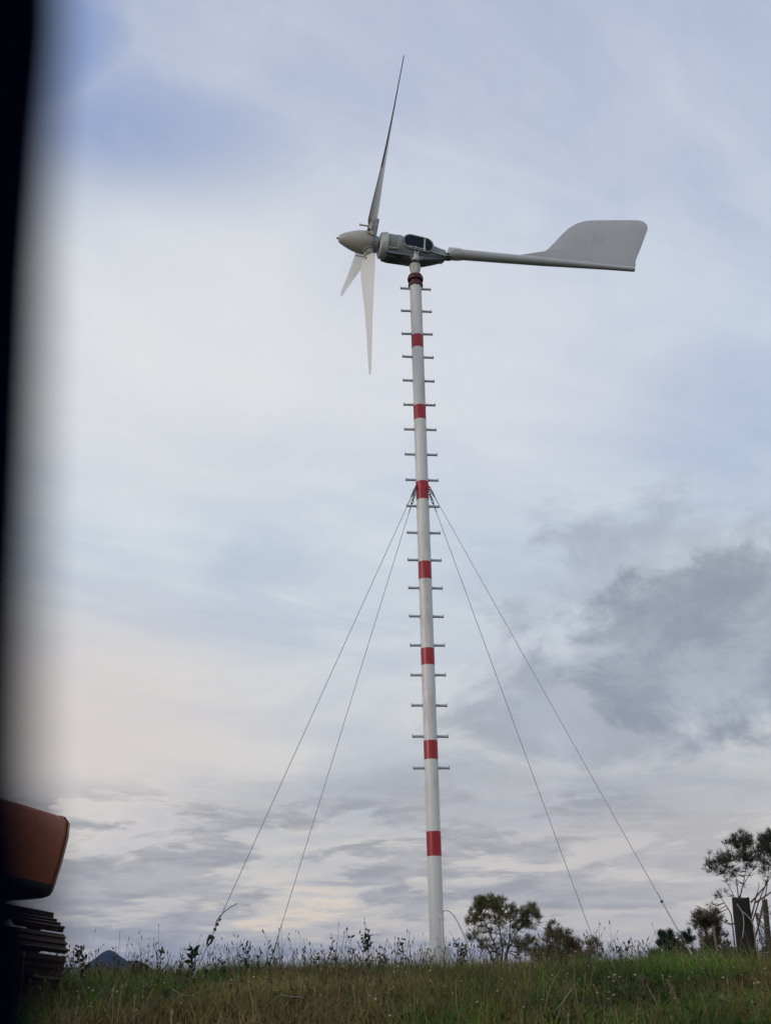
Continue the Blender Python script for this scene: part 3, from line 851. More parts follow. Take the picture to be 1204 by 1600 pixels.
# dark skirt band along the lower edge and a pressed groove near the corner
mm = MB(); mm.tube([q(CW_B + .104, CW_C + c, .99) for c in (-.6, -.2, .2, .5)], .008, 6); mm.build('panel_seam', M_grime, cw)
mm = MB(); mm.tube([q(CW_B + .104 - i_ * .9, CW_C + 1.30 - i_ - .145, z) for z, i_ in CW_LEV[1:10]], .009, 6); mm.build('corner_groove', M_grime, cw)
mm = MB(); mm.tube([q(CW_B + .15, -1.62, 1.38), q(CW_B + .172, -1.62, 1.38)], .035, 14); mm.build('lifting_plug', M_grime, cw, smooth=40)
# handrail, exhaust, cab and boom (outside the frame)
mm = MB()
mm.tube([q(-.8, -2.1, 1.58), q(-.8, -2.1, 1.9), q(-.8, -1.7, 1.9), q(-.8, -1.7, 1.58)], .016, 8); mm.build('handrail', M_grime, ex_root, smooth=50)
mm = MB(); mm.tube([q(-1.2, -2.1, 1.58), q(-1.2, -2.1, 1.9)], .05, 14); mm.build('exhaust_stack', M_grime, ex_root, smooth=40)
mm = MB(); mm.box(q(-2.9, -2.05, 1.95), (1.5, .95, 1.5), Matrix((back, acr, upv)).transposed()); cab = mm.build('cab', M_orange, ex_root, bevel=.08)
mm = MB(); mm.box(q(-2.9, -2.54, 2.15), (1.2, .02, .85), Matrix((back, acr, upv)).transposed()); mm.build('side_window', M_glass, cab)
mm = MB(); mm.box(q(-2.15, -2.05, 2.25), (.02, .75, .6), Matrix((back, acr, upv)).transposed()); mm.build('rear_window', M_glass, cab)
mm = MB(); mm.prism([(-2.4, 1.3), (-2.7, 1.1), (-4.6, 2.9), (-7.2, 2.6), (-7.2, 2.85), (-4.6, 3.4)], q(0, -1.25, 0), back, upv, acr, .40); mm.build('boom', M_orange, ex_root, bevel=.03)
mm = MB(); mm.prism([(-7.0, 3.2), (-7.3, 3.1), (-6.7, .5), (-6.45, .6)], q(0, -1.25, 0), back, upv, acr, .30); mm.build('arm', M_orange, ex_root, bevel=.03)
mm = MB(); mm.prism([(-6.9, .7), (-6.3, .6), (-6.0, .1), (-6.4, -.25), (-7.0, -.1)], q(0, -1.25, 0), back, upv, acr, .9); mm.build('bucket', M_grime, ex_root, bevel=.03)

# ------------------------------------------------------------------ coloured leaf meshes
def colored(name, V, Fq, C, material, parent=None, origin=(0, 0, 0), tri=None):
    """V (n,3); Fq list/array of faces (all same size arrays allowed in list); C (n,3)"""
    me = bpy.data.meshes.new(name)
    V = np.asarray(V, dtype=np.float32) - np.asarray(origin, dtype=np.float32)
    faces = [np.asarray(f, dtype=np.int32) for f in Fq if len(f)]
    nl = sum(f.size for f in faces); nf = sum(len(f) for f in faces)
    me.vertices.add(len(V)); me.vertices.foreach_set('co', V.ravel())
    me.loops.add(nl); me.polygons.add(nf)
    me.loops.foreach_set('vertex_index', np.concatenate([f.ravel() for f in faces]))
    tot = np.concatenate([np.full(len(f), f.shape[1], dtype=np.int32) for f in faces])
    me.polygons.foreach_set('loop_start', np.concatenate([[0], np.cumsum(tot)[:-1]]).astype(np.int32))
    me.update(calc_edges=True)
    at_ = me.color_attributes.new('Col', 'FLOAT_COLOR', 'POINT')
    C4 = np.concatenate([np.asarray(C, dtype=np.float32), np.ones((len(V), 1), dtype=np.float32)], 1)
    at_.data.foreach_set('color', C4.ravel())
    me.materials.append(material)
    o = bpy.data.objects.new(name, me); col.objects.link(o)
    if parent is not None:
        o.parent = parent
    else: o.location = origin
    return o

# ------------------------------------------------------------------ grass
def n2(x, y, s, k):
    return np.array([mnoise.noise(Vector((a * s, b * s, k))) for a, b in zip(x, y)])
GZ = np.vectorize(gz)
def palette(x, y, w=None):
    """green to straw patches over the bank"""
    n = n2(x, y, .55, 11.0) + .5 * n2(x, y, 1.7, 3.0)
    n3 = n2(x, y, .9, 21.0) + .55 * np.exp(-((x + 1.6) / .7) ** 2 - ((y - 7.6) / .8) ** 2)
    n = n - .16 + .42 * np.exp(-((x - .1) / 1.5) ** 2) * (y < 12.5) + .25 * np.exp(-((x - 3.6) / .9) ** 2)
    r = rng.random(len(x))
    g_dark = np.array([.034, .112, .012]); g_lt = np.array([.120, .275, .026]); straw = np.array([.27, .215, .075]); olive = np.array([.150, .145, .034]); brown = np.array([.10, .052, .024])
    t = np.clip((n + .12) * 2.4 + rng.normal(0, .25, len(x)), 0, 1)[:, None]
    c = g_dark + (g_lt - g_dark) * rng.random((len(x), 1))
    c = c * (1 - t) + olive * t
    s = (r < np.clip(.18 + .6 * np.clip(n * 2.2 + .2, 0, 1), 0, .65))[:, None]
    c = np.where(s, straw * (0.55 + .6 * rng.random((len(x), 1))), c)
    b = ((rng.random(len(x)) < .10 + .45 * np.clip(n3 * 2 - .3, 0, 1)))[:, None]
    c = np.where(b, brown * (0.6 + .8 * rng.random((len(x), 1))), c)
    big = np.clip(1 + 1.1 * n2(x, y, .38, 51.0) + .7 * n2(x, y, 1.2, 52.0), .45, 1.6)[:, None]
    return c * big * (0.75 + .5 * rng.random((len(x), 1)))

def grass_mesh(name, x, y, h, w, lean, seg=3, c=None, label=None):
    n = len(x); z = GZ(x, y) - .01
    th = rng.random(n) * 2 * math.pi          # lean direction
    fa = rng.random(n) * 2 * math.pi          # facing
    if c is None: c = palette(x, y)
    V = []; Cc = []
    for k in range(seg + 1):
        t = k / seg
        bend = lean * t * t
        px = x + np.cos(th) * bend * h; py = y + np.sin(th) * bend * h; pz = z + h * t * (1 - .25 * lean * t)
        ww = w * (1 - t) ** .7 * .5 if k < seg else w * 0
        dx = np.cos(fa) * ww; dy = np.sin(fa) * ww
        if k < seg:
            V += [np.stack([px - dx, py - dy, pz], 1), np.stack([px + dx, py + dy, pz], 1)]
            Cc += [c, c]
        else:
            V += [np.stack([px, py, pz], 1)]; Cc += [c]
    Vn = np.stack(V, 1); m_ = Vn.shape[1]; Cn = np.stack(Cc, 1)
    base = (np.arange(n) * m_)[:, None]
    quads = np.concatenate([base + np.array([[2 * k, 2 * k + 1, 2 * k + 3, 2 * k + 2]]) for k in range(seg - 1)])
    tris = base + np.array([[2 * seg - 2, 2 * seg - 1, 2 * seg]])
    return colored(name, Vn.reshape(-1, 3), [quads, tris], Cn.reshape(-1, 3), M_grass)

def scatter(n, y0, y1, half=.42, pad=.6, bias=1.0):
    y = y0 + (y1 - y0) * rng.random(n) ** bias
    x = (rng.random(n) * 2 - 1) * (half * y + pad)
    return x, y
# sward: fine blades
x, y = scatter(130000, 5.2, 16.0)
hn = 1 + .7 * n2(x, y, .8, 40.0) + .4 * n2(x, y, 2.5, 41.0)
h = np.clip(rng.normal(.17, .05, len(x)), .05, .36) * hn
prop(grass_mesh('grass', x, y, h, rng.uniform(.004, .009, len(x)), rng.uniform(.1, 1.1, len(x))), 'uneven meadow grass covering the bank in green and straw patches', 'grass', kind='stuff')
# nearer and farther ground, thinner cover
x, y = scatter(26000, -3.0, 5.2, .3, 4.5); x2, y2 = scatter(14000, 16.0, 30.0, .5, 2.0)
x = np.concatenate([x, x2]); y = np.concatenate([y, y2])
prop(grass_mesh('grass', x, y, rng.uniform(.08, .26, len(x)), rng.uniform(.006, .014, len(x)), rng.uniform(.2, 1.0, len(x))), 'thin rough grass on the slope around and beyond the bank', 'grass', kind='stuff')

# flowering stems with seed heads
def stems(n, y0, y1, hm, hs, name, label, colr):
    x, y = scatter(int(n * 2.2), y0, y1)
    k_ = n2(x, y, 1.3, 71.0) + .5 * n2(x, y, 3.1, 72.0) > rng.normal(0, .12, len(x)); x, y = x[k_], y[k_]; n = len(x)
    h = np.clip(rng.normal(hm, hs, n), .10, .75) * (1 + .5 * n2(x, y, .7, 77.0))
    z = GZ(x, y); th = rng.random(n) * 2 * math.pi; lean = rng.uniform(.02, .45, n); fa = rng.random(n) * math.pi
    V = []; C = []; Q = []; Tn = []
    for i in range(n):
        b = len(V); w = .0011 + .0009 * random.random(); cc = np.array(colr) * random.uniform(.5, 1.4)
        fx, fy = math.cos(fa[i]), math.sin(fa[i])
        P = []
        for k in range(4):
            t = k / 3; P.append((x[i] + math.cos(th[i]) * lean[i] * t * t * h[i], y[i] + math.sin(th[i]) * lean[i] * t * t * h[i], z[i] + h[i] * t * (1 - .2 * lean[i] * t)))
        for k, p in enumerate(P):
            V.append((p[0] - fx * w, p[1] - fy * w, p[2])); V.append((p[0] + fx * w, p[1] + fy * w, p[2])); C += [cc, cc]
        for k in range(3): Q.append((b + 2 * k, b + 2 * k + 1, b + 2 * k + 3, b + 2 * k + 2))
        # head: crossed spindles
        L = random.uniform(.02, .065); hw = random.uniform(.0035, .0075)
        d = Vector((P[3][0] - P[2][0], P[3][1] - P[2][1], P[3][2] - P[2][2])).normalized()
        t0 = Vector(P[3]) - d * L * .3; hc = cc * random.uniform(.6, 1.1)
        for (gx_, gy_) in ((fx, fy), (-fy, fx)):
            b = len(V)
            for pp in (t0, t0 + d * L * .4 + Vector((gx_, gy_, 0)) * hw, t0 + d * L, t0 + d * L * .4 - Vector((gx_, gy_, 0)) * hw):
                V.append(tuple(pp)); C.append(hc)
            Q.append((b, b + 1, b + 2, b + 3))
    prop(colored(name, V, [np.array(Q)], C, M_grass), label, 'grass', kind='stuff')
stems(2600, 6.0, 15.5, .24, .07, 'seed_head_grass', 'dry grass stems with brown seed heads rising over the crest', (.15, .115, .065))
stems(480, 10.5, 14.5, .32, .10, 'seed_head_grass', 'taller dark seed heads along the top of the bank', (.055, .040, .028))
stems(520, 5.8, 12.0, .24, .06, 'seed_head_grass', 'pale straw coloured grass heads scattered low on the bank', (.30, .23, .12))

# clover heads
def flowers(n):
    x, y = scatter(n, 5.8, 14.0, .40, .3, .8)
    keep = (n2(x, y, .8, 63.0) > -.12) | (x > .2)
    x, y = x[keep], y[keep]
    z = GZ(x, y) + rng.uniform(.12, .26, len(x)); V = []; Q = []; C = []
    for i in range(len(x)):
        r = random.uniform(.006, .012); b = len(V); cc = np.array((.66, .60, .46)) * random.uniform(.55, 1.0)
        for d in ((1, 0, 0), (-1, 0, 0), (0, 1, 0), (0, -1, 0), (0, 0, .7), (0, 0, -.7)):
            V.append((x[i] + d[0] * r * random.uniform(.7, 1.3), y[i] + d[1] * r, z[i] + d[2] * r)); C.append(cc)
        for t in ((0, 2, 4), (2, 1, 4), (1, 3, 4), (3, 0, 4), (2, 0, 5), (1, 2, 5), (3, 1, 5), (0, 3, 5)): Q.append([b + k for k in t])
    prop(colored('clover_flowers', V, [np.array(Q)], C, M_flower), 'small white clover heads dotted through the grass', 'flowers', kind='stuff')
flowers(400)

# broad low leaves (dock, plantain) filling the sward
def rosettes(n):
    x, y = scatter(n, 5.8, 14.5)
    z = GZ(x, y) + .02; V = []; Q = []; C = []
    for i in range(n):
        red = random.random() < .22
        for k in range(random.randint(3, 6)):
            w = random.uniform(0, 6.28); L = random.uniform(.08, .20); hw = L * random.uniform(.10, .2); rise = random.uniform(.35, 1.2)
            d = Vector((math.cos(w), math.sin(w), rise)).normalized(); s = Vector((-math.sin(w), math.cos(w), 0))
            p = Vector((x[i], y[i], z[i])); b = len(V)
            cc = np.array((.085, .035, .022) if red else (.035, .075, .020)) * random.uniform(.6, 1.4)
            for pp in (p, p + d * L * .5 + s * hw, p + d * L + Vector((0, 0, -L * .25)), p + d * L * .5 - s * hw): V.append(tuple(pp)); C.append(cc)
            Q.append((b, b + 1, b + 2, b + 3))
    prop(colored('broadleaf_weeds', V, [np.array(Q)], C, M_grass), 'low dark green and reddish dock leaves among the grass', 'weeds', kind='stuff')
rosettes(2600)

# ragged dark clumps of leafy weeds along the crest
def crest_weeds(n):
    x, y = scatter(n * 3, 11.2, 14.2); k_ = (n2(x, y, 1.1, 91.0) > 0) & ((np.abs(x - .5) > .38) | (rng.random(len(x)) < .3)); x, y = x[k_], y[k_]
    V = []; Q = []; C = []
    for i in range(len(x)):
        z = gz(float(x[i]), float(y[i])); H = random.uniform(.14, .34) * (1.25 if random.random() < .12 else 1)
        cc = np.array(random.choice([(.035, .045, .020), (.055, .035, .024), (.040, .060, .022), (.07, .045, .028)])) * random.uniform(.7, 1.3)
        top = Vector((x[i] + random.uniform(-.07, .07), y[i], z + H)); b0_ = Vector((float(x[i]), float(y[i]), z))
        b = len(V); w = .0028
        for pp in (b0_ + Vector((-w, 0, 0)), b0_ + Vector((w, 0, 0)), top + Vector((w * .4, 0, 0)), top - Vector((w * .4, 0, 0))): V.append(tuple(pp)); C.append(cc)
        Q.append((b, b + 1, b + 2, b + 3))
        for k in range(random.randint(6, 13)):
            p = b0_.lerp(top, random.uniform(.35, 1.0)); L = random.uniform(.018, .06); w_ = random.uniform(0, 6.28)
            d = Vector((math.cos(w_), math.sin(w_) * .7, random.uniform(.1, 1.6))).normalized(); s_ = d.cross(Vector((.2, 1, 0))).normalized() * L * random.uniform(.12, .26); b = len(V)
            for pp in (p, p + d * L * .5 + s_, p + d * L, p + d * L * .5 - s_): V.append(tuple(pp)); C.append(cc * random.uniform(.8, 1.2))
            Q.append((b, b + 1, b + 2, b + 3))
    prop(colored('crest_weeds', V, [np.array(Q)], C, M_grass), 'ragged dark leafy weeds standing along the top of the bank', 'weeds', kind='stuff')
crest_weeds(110)

# single tall weeds that stand out against the sky
def weed(pts_px, Yd, label, colr=(.04, .045, .025), leaf=.05, dens=14, stemr=.004, spike=False):
    P = [at(a, b, Yd) for a, b in pts_px]
    base = Vector((P[0].x, P[0].y, gz(P[0].x, P[0].y)))
    r = thing('tall_weed', label, 'weed', base, group='tall weeds along the crest of the bank')
    path = [base] + P[1:]
    m = MB(); m.tube(path, [stemr * (1 - .6 * i / len(path)) for i in range(len(path))], 5); m.build('stem', M_bark, r)
    V = []; Q = []; C = []
    for k in range(dens):
        t = random.uniform(.25, 1.0) * (len(path) - 1.001); i = int(t); p = path[i].lerp(path[i + 1], t - i) - base
        w = random.uniform(0, 6.28); L = leaf * random.uniform(.5, 1.3); hw = L * random.uniform(.10, .22)
        d = Vector((math.cos(w), math.sin(w) * .6, random.uniform(-.1, 1.2))).normalized(); s = d.cross(Vector((0, 1, 0.2))).normalized()
        b = len(V); cc = np.array(colr) * random.uniform(.6, 1.5)
        for pp in (p, p + d * L * .45 + s * hw, p + d * L, p + d * L * .45 - s * hw): V.append(tuple(pp)); C.append(cc)
        Q.append((b, b + 1, b + 2, b + 3))
        if spike:
            q2 = p + d * L
            for z_ in range(3):
                b = len(V); o_ = Vector((random.uniform(-.01, .01), 0, random.uniform(0, .02)))
                for pp in (q2 + o_, q2 + o_ + Vector((.006, 0, .01)), q2 + o_ + Vector((0, 0, .026)), q2 + o_ + Vector((-.006, 0, .01))): V.append(tuple(pp)); C.append(cc * .8)
                Q.append((b, b + 1, b + 2, b + 3))
    colored('leaves', V, [np.array(Q)], C, M_grass, parent=r)
weed([(565, 1512), (567, 1492), (572, 1475), (566, 1460)], 12.4, 'tallest dark branching weed, left of the tower against the sky', dens=26, leaf=.075, spike=True)
weed([(518, 1512), (517, 1488), (520, 1470), (517, 1459)], 12.8, 'thin upright dark stalk left of the branching weed', dens=8, leaf=.035)
weed([(300, 1512), (301, 1496), (303, 1482)], 12.2, 'dark broad leaved weed beside the foot of the outer left guy wire', (.03, .045, .022), dens=30, leaf=.085)
weed([(128, 1524), (125, 1505), (122, 1488)], 11.3, 'dark spiky weed with pale buds right of the excavator track', (.045, .036, .03), dens=30, leaf=.06, spike=True)
weed([(152, 1522), (150, 1500), (150, 1482)], 11.6, 'slim single stalk standing in front of the distant hill', dens=7, leaf=.035)
weed([(384, 1512), (386, 1495), (383, 1482)], 12.5, 'short dark seeding weed between the two left guy wires', dens=20, leaf=.045, spike=True)
weed([(625, 1512), (626, 1490), (630, 1472)], 12.6, 'narrow dark weed close to the left side of the tower foot', dens=14, leaf=.05, spike=True)
weed([(722, 1512), (722, 1492), (716, 1478)], 12.2, 'leafy weed just right of the tower foot', (.05, .05, .026), dens=26, leaf=.055, spike=True)
weed([(966, 1515), (968, 1500), (966, 1486)], 12.0, 'small dark weed right of the low rounded bush', dens=18, leaf=.045, spike=True)
weed([(995, 1515), (997, 1503), (1000, 1488)], 12.4, 'slender weed left of the small conifers', dens=10, leaf=.04)

# fallen pale stalks lying on the grass
for pts_, lab in (([(865, 1582), (878, 1566), (893, 1545)], 'pale dry stalk leaning in the grass low on the right'), ([(437, 1555), (455, 1557), (473, 1558)], 'pale dry stalk lying flat in the grass left of the tower'), ([(270, 1546), (284, 1555), (302, 1557)], 'bent pale stalk lying in the grass below the outer left guy wire')):
    yd = 8.2
    P = [at(a, b, yd + .1 * i) for i, (a, b) in enumerate(pts_)]
    m = MB(); m.tube(P, .0032, 5); o = m.build('dry_stalk', M_cord, origin=P[0]); prop(o, lab, 'stalk')

# ------------------------------------------------------------------ trees and bushes
def tree(name, label, cat, Yd, base_px, stems_, clumps, colr, tuft=.075, group=None, dens=1.0, thin=.0034, fan=1.0, trunk_r=.022, twig=True, seed=1):
    rs = np.random.default_rng(seed); rd = random.Random(seed)
    B = at(base_px[0], base_px[1], Yd); B.z = gz(B.x, B.y) - .02
    r = thing(name, label, cat, B, group=group)
    k = Yd / F_PX * 1.05                     # metres per image pixel there
    m = MB()
    nodes = []
    for path in stems_:
        P = [at(a, b, Yd + (dy if dy else 0)) for a, b, *q_ in path for dy in [q_[0] if q_ else 0]]
        P[0] = P[0] if len(path[0]) > 3 else P[0]
        Q_ = []
        for i in range(len(P) - 1):
            for t in (0, .33, .66):
                p = P[i].lerp(P[i + 1], t); Q_.append(p + Vector((rd.uniform(-.01, .01), rd.uniform(-.01, .01), rd.uniform(-.006, .006))) * (0 if i == 0 and t == 0 else 1))
        Q_.append(P[-1])
        n = len(Q_)
        m.tube(Q_, [trunk_r * (1 - .8 * i / (n - 1)) for i in range(n)], 6)
        nodes += Q_[n // 3:]
    V = []; F = []; C = []
    for (cx, cy, rx, ry, dn, *ext) in clumps:
        c = at(cx, cy, Yd) + Vector((0, rd.uniform(-.3, .3), 0)); Rx, Rz = rx * k, ry * k; Ry = Rx * .9
        if twig and nodes:
            for _ in range(4 if rx < 12 else 9):
                tgt = c + Vector((rd.uniform(-.8, .8) * Rx, rd.uniform(-.8, .8) * Ry, rd.uniform(-.5, .7) * Rz))
                near = min(nodes, key=lambda q_: (q_ - tgt).length + max(0, q_.z - tgt.z) * 3)
                mid = near.lerp(tgt, .5) + Vector((rd.uniform(-.02, .02), 0, -.25 * abs(tgt.x - near.x)))
                m.tube([near, mid, tgt], [.007, .005, .0025], 4)
        nt = int(dn * dens * (Rx * Rz) / (tuft * tuft) * (34 if dn > .5 else 58))
        for _ in range(nt):
            while True:
                u = rs.uniform(-1, 1, 3)
                if u @ u < 1: break
            p = c + Vector((u[0] * Rx, u[1] * Ry, u[2] * Rz))
            if mnoise.noise(p * 5.5) < -.06 + .25 * (-u[2]): continue
            cc = np.array(colr[int(rs.integers(len(colr)))]) * rs.uniform(.6, 1.4)
            nb = int(rs.integers(7, 12))
            outd = Vector((u[0] * .7, u[1] * .7, .55 + .4 * u[2]))
            for j in range(nb):
                d = (outd + Vector(rs.normal(0, .45 * fan, 3))).normalized(); L = tuft * rs.uniform(.6, 1.3)
                s = d.cross(Vector(rs.normal(0, 1, 3))).normalized() * thin
                b = len(V); q0 = p + Vector(rs.normal(0, .012, 3))
                for pp in (q0 - s, q0 + s, q0 + d * L + s * .5, q0 + d * L - s * .5): V.append(tuple(pp - B))
                C += [cc] * 4; F.append((b, b + 1, b + 2, b + 3))
    m.build('trunk', M_bark, r, smooth=60)
    colored('crown', V, [np.array(F)], C, M_leaf, parent=r)
    return r
OL = [(.16, .16, .058), (.115, .125, .052), (.20, .16, .065), (.085, .10, .05)]
DK = [(.040, .056, .038), (.052, .068, .042), (.068, .074, .040)]
BR = [(.13, .070, .038), (.085, .055, .034), (.065, .062, .034)]
PN = [(.018, .044, .028), (.026, .060, .034)]
# round headed small tree right of the tower
tree('kanuka_tree', 'round topped feathery small tree just right of the tower with thin bare stems showing', 'tree', 19.0, (782, 1520),
     [[(780, 1520), (776, 1485), (764, 1455), (750, 1430)], [(782, 1520), (784, 1480), (780, 1450), (776, 1425)], [(786, 1520), (792, 1485), (805, 1460), (822, 1440)],
      [(778, 1520), (765, 1488), (748, 1470), (738, 1460)], [(785, 1518), (795, 1470), (797, 1440)]],
     [(762, 1416, 19, 13, .9), (745, 1420, 12, 14, .8), (783, 1419, 20, 13, .95), (802, 1424, 12, 12, .8), (828, 1432, 14, 18, 1.1), (738, 1437, 10, 8, .5), (760, 1438, 18, 8, .35), (790, 1440, 18, 9, .35), (752, 1455, 15, 8, .2),
      (738, 1465, 8, 7, .25), (812, 1450, 13, 10, .35), (778, 1460, 20, 9, .16), (800, 1475, 20, 10, .30), (770, 1480, 20, 9, .22), (752, 1475, 9, 8, .2), (825, 1480, 16, 14, .45)],
     OL, seed=3, tuft=.066)
tree('broom_bush', 'low rounded olive bush spreading right of the feathery tree', 'bush', 18.6, (880, 1520),
     [[(878, 1520), (874, 1490), (866, 1465)], [(884, 1520), (892, 1495), (905, 1480)], [(886, 1520), (905, 1500), (924, 1488)]],
     [(862, 1456, 10, 14, 1.0), (878, 1465, 14, 13, .9), (858, 1478, 14, 14, .7), (898, 1476, 13, 11, .85), (885, 1490, 28, 15, .95), (872, 1500, 34, 12, .9), (915, 1484, 14, 13, 1.0), (926, 1480, 9, 11, .9), (915, 1500, 24, 10, .8), (850, 1497, 20, 12, .7)],
     OL + BR[:1], seed=5, tuft=.07)
# tall sparse trees at the right edge
tree('kanuka_tree', 'tall sparse tree behind the thick fence post with a feathery flat crown', 'tree', 20.0, (1156, 1525),
     [[(1156, 1525), (1152, 1440), (1146, 1400), (1128, 1365)], [(1157, 1525), (1153, 1410), (1148, 1370), (1140, 1345)], [(1158, 1525), (1156, 1400), (1162, 1370), (1166, 1345)],
      [(1150, 1500), (1142, 1430), (1134, 1415), (1126, 1402)], [(1152, 1415), (1158, 1385), (1175, 1360)]],
     [(1158, 1316, 15, 15, 1.2), (1170, 1322, 15, 15, 1.2), (1146, 1324, 14, 12, .9), (1135, 1330, 12, 9, .7), (1120, 1334, 9, 8, .6), (1115, 1352, 9, 9, .55), (1128, 1348, 12, 8, .35), (1145, 1345, 16, 9, .45), (1163, 1345, 16, 10, .7), (1124, 1358, 14, 9, .3), (1150, 1375, 20, 9, .14), (1128, 1340, 12, 8, .5), (1183, 1330, 12, 12, .8),
      (1178, 1345, 10, 10, .55), (1112, 1360, 8, 5, .4), (1135, 1362, 12, 6, .2), (1155, 1362, 14, 7, .2), (1172, 1360, 11, 9, .4), (1128, 1402, 7, 6, .3), (1135, 1394, 6, 6, .25), (1115, 1410, 5, 4, .25), (1137, 1440, 5, 4, .25), (1086, 1418, 4, 5, .2)],
     DK, seed=8, dens=.62, tuft=.066, trunk_r=.015)
tree('kanuka_tree', 'dark feathery tree cut by the right edge of the picture with leaning stems', 'tree', 19.4, (1172, 1525),
     [[(1172, 1525), (1174, 1440), (1188, 1400), (1202, 1365), (1215, 1340)], [(1175, 1480), (1190, 1420), (1198, 1380), (1200, 1350)], [(1172, 1435), (1180, 1400), (1185, 1385)], [(1180, 1410), (1205, 1392), (1230, 1375)], [(1172, 1410), (1195, 1385), (1208, 1360)]],
     [(1196, 1318, 14, 16, 1.2), (1212, 1315, 16, 18, 1.2), (1200, 1338, 14, 12, .9), (1190, 1358, 9, 10, .5), (1205, 1355, 12, 10, .6), (1222, 1345, 16, 14, .8), (1190, 1374, 9, 7, .35), (1192, 1430, 6, 9, .25), (1190, 1465, 7, 12, .3), (1188, 1490, 10, 14, .4)],
     DK, seed=9, dens=.62, tuft=.066, trunk_r=.017)
tree('scrub_bush', 'brown and green scrub bush with a rounded head left of the thick fence post', 'bush', 17.5, (1112, 1522),
     [[(1112, 1522), (1108, 1480), (1098, 1445)], [(1114, 1522), (1116, 1480), (1112, 1455)], [(1105, 1522), (1098, 1490), (1090, 1460)]],
     [(1098, 1433, 19, 11, .9), (1086, 1443, 11, 9, .7), (1110, 1446, 15, 12, .9), (1114, 1464, 18, 16, .8, ), (1125, 1475, 12, 16, .9), (1108, 1485, 18, 18, .7), (1128, 1498, 16, 14, .9), (1095, 1500, 15, 14, .7), (1143, 1480, 6, 10, .6), (1146, 1500, 12, 12, .8)],
     [BR[0], BR[1], OL[1], DK[0]], seed=12, tuft=.065)
tree('scrub_bush', 'dark low scrub between the thick fence post and the thin post', 'bush', 17.2, (1186, 1525),
     [[(1186, 1525), (1184, 1500), (1180, 1488)]],
     [(1184, 1500, 14, 11, .9), (1172, 1505, 12, 9, .8), (1200, 1508, 12, 9, .8)], [DK[0], BR[1]], seed=13, tuft=.06)
# young conifers: whorled upright shoots
def conifer(px, top, bot, wid, Yd, label, seed):
    rd = random.Random(seed)
    cl = []; stm = [[(px, 1525), (px, (bot + top) / 2), (px + 1, top)]]
    n = 7
    for i in range(n):
        t = i / (n - 1); w = wid * (1 - .78 * t) ; yy = bot + (top + 5 - bot) * t
        for s in (-1, 0, 1):
            cl.append((px + s * w * rd.uniform(.6, .95), yy + rd.uniform(-3, 2), max(3, w * .42), 7.5 * (1 - .3 * t), 1.25))
    cl.append((px + 1, top + 2, 1.6, 6, 1.5))
    return tree('young_conifer', label, 'conifer', Yd, (px, 1525), stm, cl, PN, seed=seed, tuft=.06, thin=.005, fan=.7, group='young conifers by the fence')
conifer(1040, 1460, 1510, 21, 16.8, 'bushier left one of the two small conifers below the right guy wire', 21)
conifer(1066, 1459, 1510, 18, 16.4, 'narrower right one of the two small conifers below the right guy wire', 22)

# ------------------------------------------------------------------ fence
def post(name, label, cat, Yd, foot, topp, r, material, rough=.02, n=16, group=None, r2=None):
    Bp = at(foot[0], foot[1], Yd); Tp = at(topp[0], topp[1], Yd); k = (Tp - Bp).normalized()
    g0_ = gz(Bp.x, Bp.y); Bp = Bp + k * ((g0_ - Bp.z) / k.z)
    o = thing(name, label, cat, Bp, group=group)
    m = MB(); N = 14
    a = k.orthogonal().normalized(); b = k.cross(a)
    vs = []; L = (Tp - Bp).length
    for i in range(N + 1):
        t = i / N
        for j in range(n):
            w = 2 * math.pi * j / n
            rr = (r + ((r2 or r) - r) * t) * (1 + rough * 3 * mnoise.noise(Vector((math.cos(w) * 1.6, math.sin(w) * 1.6, t * L * 2.2 + foot[0]))) + rough * math.sin(w * 5 + t * 2) * .6)
            vs.append(Bp + k * (t * L + (rough * .25 * math.sin(w * 3) if i == N else 0)) + rr * (math.cos(w) * a + math.sin(w) * b))
    fs = [(i * n + j, i * n + (j + 1) % n, (i + 1) * n + (j + 1) % n, (i + 1) * n + j) for i in range(N) for j in range(n)]
    fs.append(tuple(range(n))); fs.append(tuple(N * n + j for j in range(n)))
    m.add(vs, fs)
    p = m.build('post_timber', material, o, smooth=50)
    return o, p, Bp, Tp
sp, spt, sB, sT = post('strainer_post', 'thick dark weathered timber fence post leaning left with pale cord on it', 'fence post', 12.6, (1168, 1512), (1156.5, 1404), .108, M_post, .05, r2=.092)
cordp = [at(a, b, 12.6) - Vector((0, .12, 0)) for a, b in ((1145.5, 1413), (1152, 1424), (1161, 1431), (1168, 1439), (1172, 1450), (1174, 1470), (1177, 1490))]
m = MB(); m.tube(cordp, .0065, 6); m.build('cord', M_cord, sp, smooth=60)
cordp = [at(a, b, 12.6) - Vector((0, .125, 0)) for a, b in ((1150, 1420), (1155, 1430), (1156, 1445), (1154, 1465))]
m = MB(); m.tube(cordp, .0055, 6); m.build('cord', M_cord, sp, smooth=60)
post('fence_post', 'thin brown fence post at the right edge beside the thick post', 'fence post', 13.3, (1204, 1512), (1193.5, 1406), .034, M_batten, .04, r2=.030, n=10)
post('leaning_stake', 'pale broken stake leaning left in front of the brown scrub', 'stake', 13.6, (1126, 1518), (1113, 1448), .016, M_stake, .06, n=8, r2=.013)
post('leaning_stake', 'shorter pale stick half hidden in the scrub, left of the pale stake', 'stake', 14.2, (1101, 1518), (1096, 1449), .011, M_stake, .06, n=8, r2=.007)
fw = thing('fence_wires', 'thin wires strung from the thick fence post to the thin post', 'fence wire', (sB.x, sB.y, sB.z))
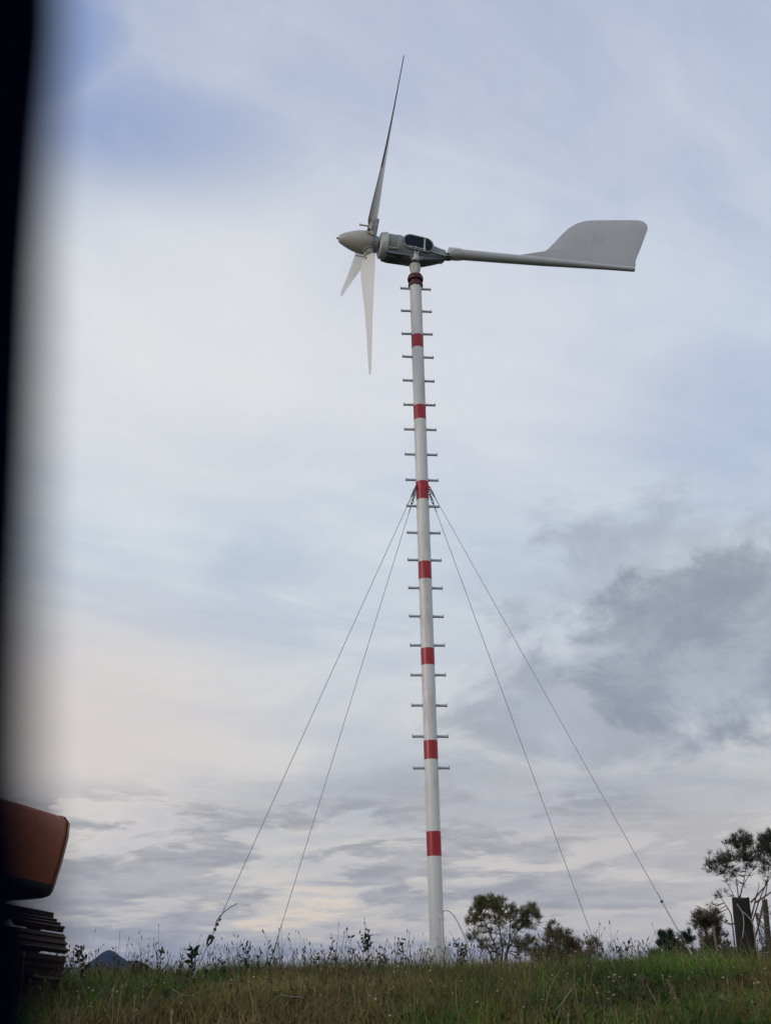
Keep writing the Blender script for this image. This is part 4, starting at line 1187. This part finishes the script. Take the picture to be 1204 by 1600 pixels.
for (a, b, c, d) in ((1160, 1424, 1200, 1429), (1163, 1451, 1202, 1449), (1160, 1470, 1202, 1467), (1160, 1488, 1203, 1487)):
    p0 = at(a, b, 12.6); p1 = at(c, d, 13.3); dd = p1 - p0
    m = MB(); m.tube([p0, p0 + dd * .5 - Vector((0, 0, .012)), p1, p1 + dd * 1.2, p1 + dd * 3.0], .0026, 5); m.build('wire', M_wire, fw)

# ------------------------------------------------------------------ vehicle window pillar beside the camera, at the left edge
def pillar():
    Yd = .080
    edge = [(84, -260), (88, 0), (72, 200), (60, 400), (52, 700), (42, 1000), (38, 1250), (58, 1430), (70, 1620), (74, 1900)]
    P = [at(a, b, Yd) for a, b in edge]
    foot = Vector((P[-1].x - .03, Yd, -1.58))
    v = thing('vehicle', 'black vehicle window pillar right beside the camera, blurred along the left edge', 'vehicle', foot)
    r = .016
    path = [p + Vector((-r, 0, 0)) for p in P]
    path = [path[0] + Vector((.006, .0, .5))] + path + [path[-1] + Vector((-.002, 0, -.06)), Vector((path[-1].x, Yd, -.30))]
    m = MB(); m.tube(path, r, 20); m.build('window_seal', M_door, v, smooth=50)
    pth2 = [p + Vector((-.035, .01, 0)) for p in path]
    m = MB(); m.tube(pth2, .03, 20); m.build('window_pillar', M_door, v, smooth=50)
    m = MB(); m.box((.35, Yd + .02, -.62), (1.0, .07, .70)); m.build('door_panel', M_paintb, v, bevel=.02)
    m = MB(); m.box((.35, Yd + .02, -.255), (.98, .05, .02)); m.build('door_sill_seal', M_dark, v)
    m = MB(); m.box((-.62, Yd + .02, -.85), (.90, .07, 1.2)); m.build('rear_door_panel', M_paintb, v, bevel=.02)
    m = MB(); m.box((-.1, Yd - .35, -1.22), (2.0, .8, .18)); m.build('sill', M_paintb, v, bevel=.03)
    for x_ in (-1.0, 1.1):
        m = MB(); m.tube([(x_, Yd - .12, -1.30), (x_, Yd + .08, -1.30)], .30, 28); t = m.build('wheel', M_dark, v, smooth=40)
        m = MB(); m.tube([(x_, Yd + .07, -1.30), (x_, Yd + .085, -1.30)], .18, 24); m.build('hub_cap', M_galv, t, smooth=40)
pillar()

# ------------------------------------------------------------------ air
hz = MB(); hz.box((0, 4500, 60), (18100, 15200, 270))
hm = bpy.data.materials.new('air_haze'); hm.use_nodes = True
hm.node_tree.nodes.clear()
vo = hm.node_tree.nodes.new('ShaderNodeOutputMaterial'); pv = hm.node_tree.nodes.new('ShaderNodeVolumePrincipled')
pv.inputs['Color'].default_value = (.36, .52, 1.0, 1); pv.inputs['Density'].default_value = 5.5e-5; pv.inputs['Anisotropy'].default_value = 0.2
hm.node_tree.links.new(pv.outputs[0], vo.inputs['Volume'])
prop(hz.build('haze', hm), kind='stuff')
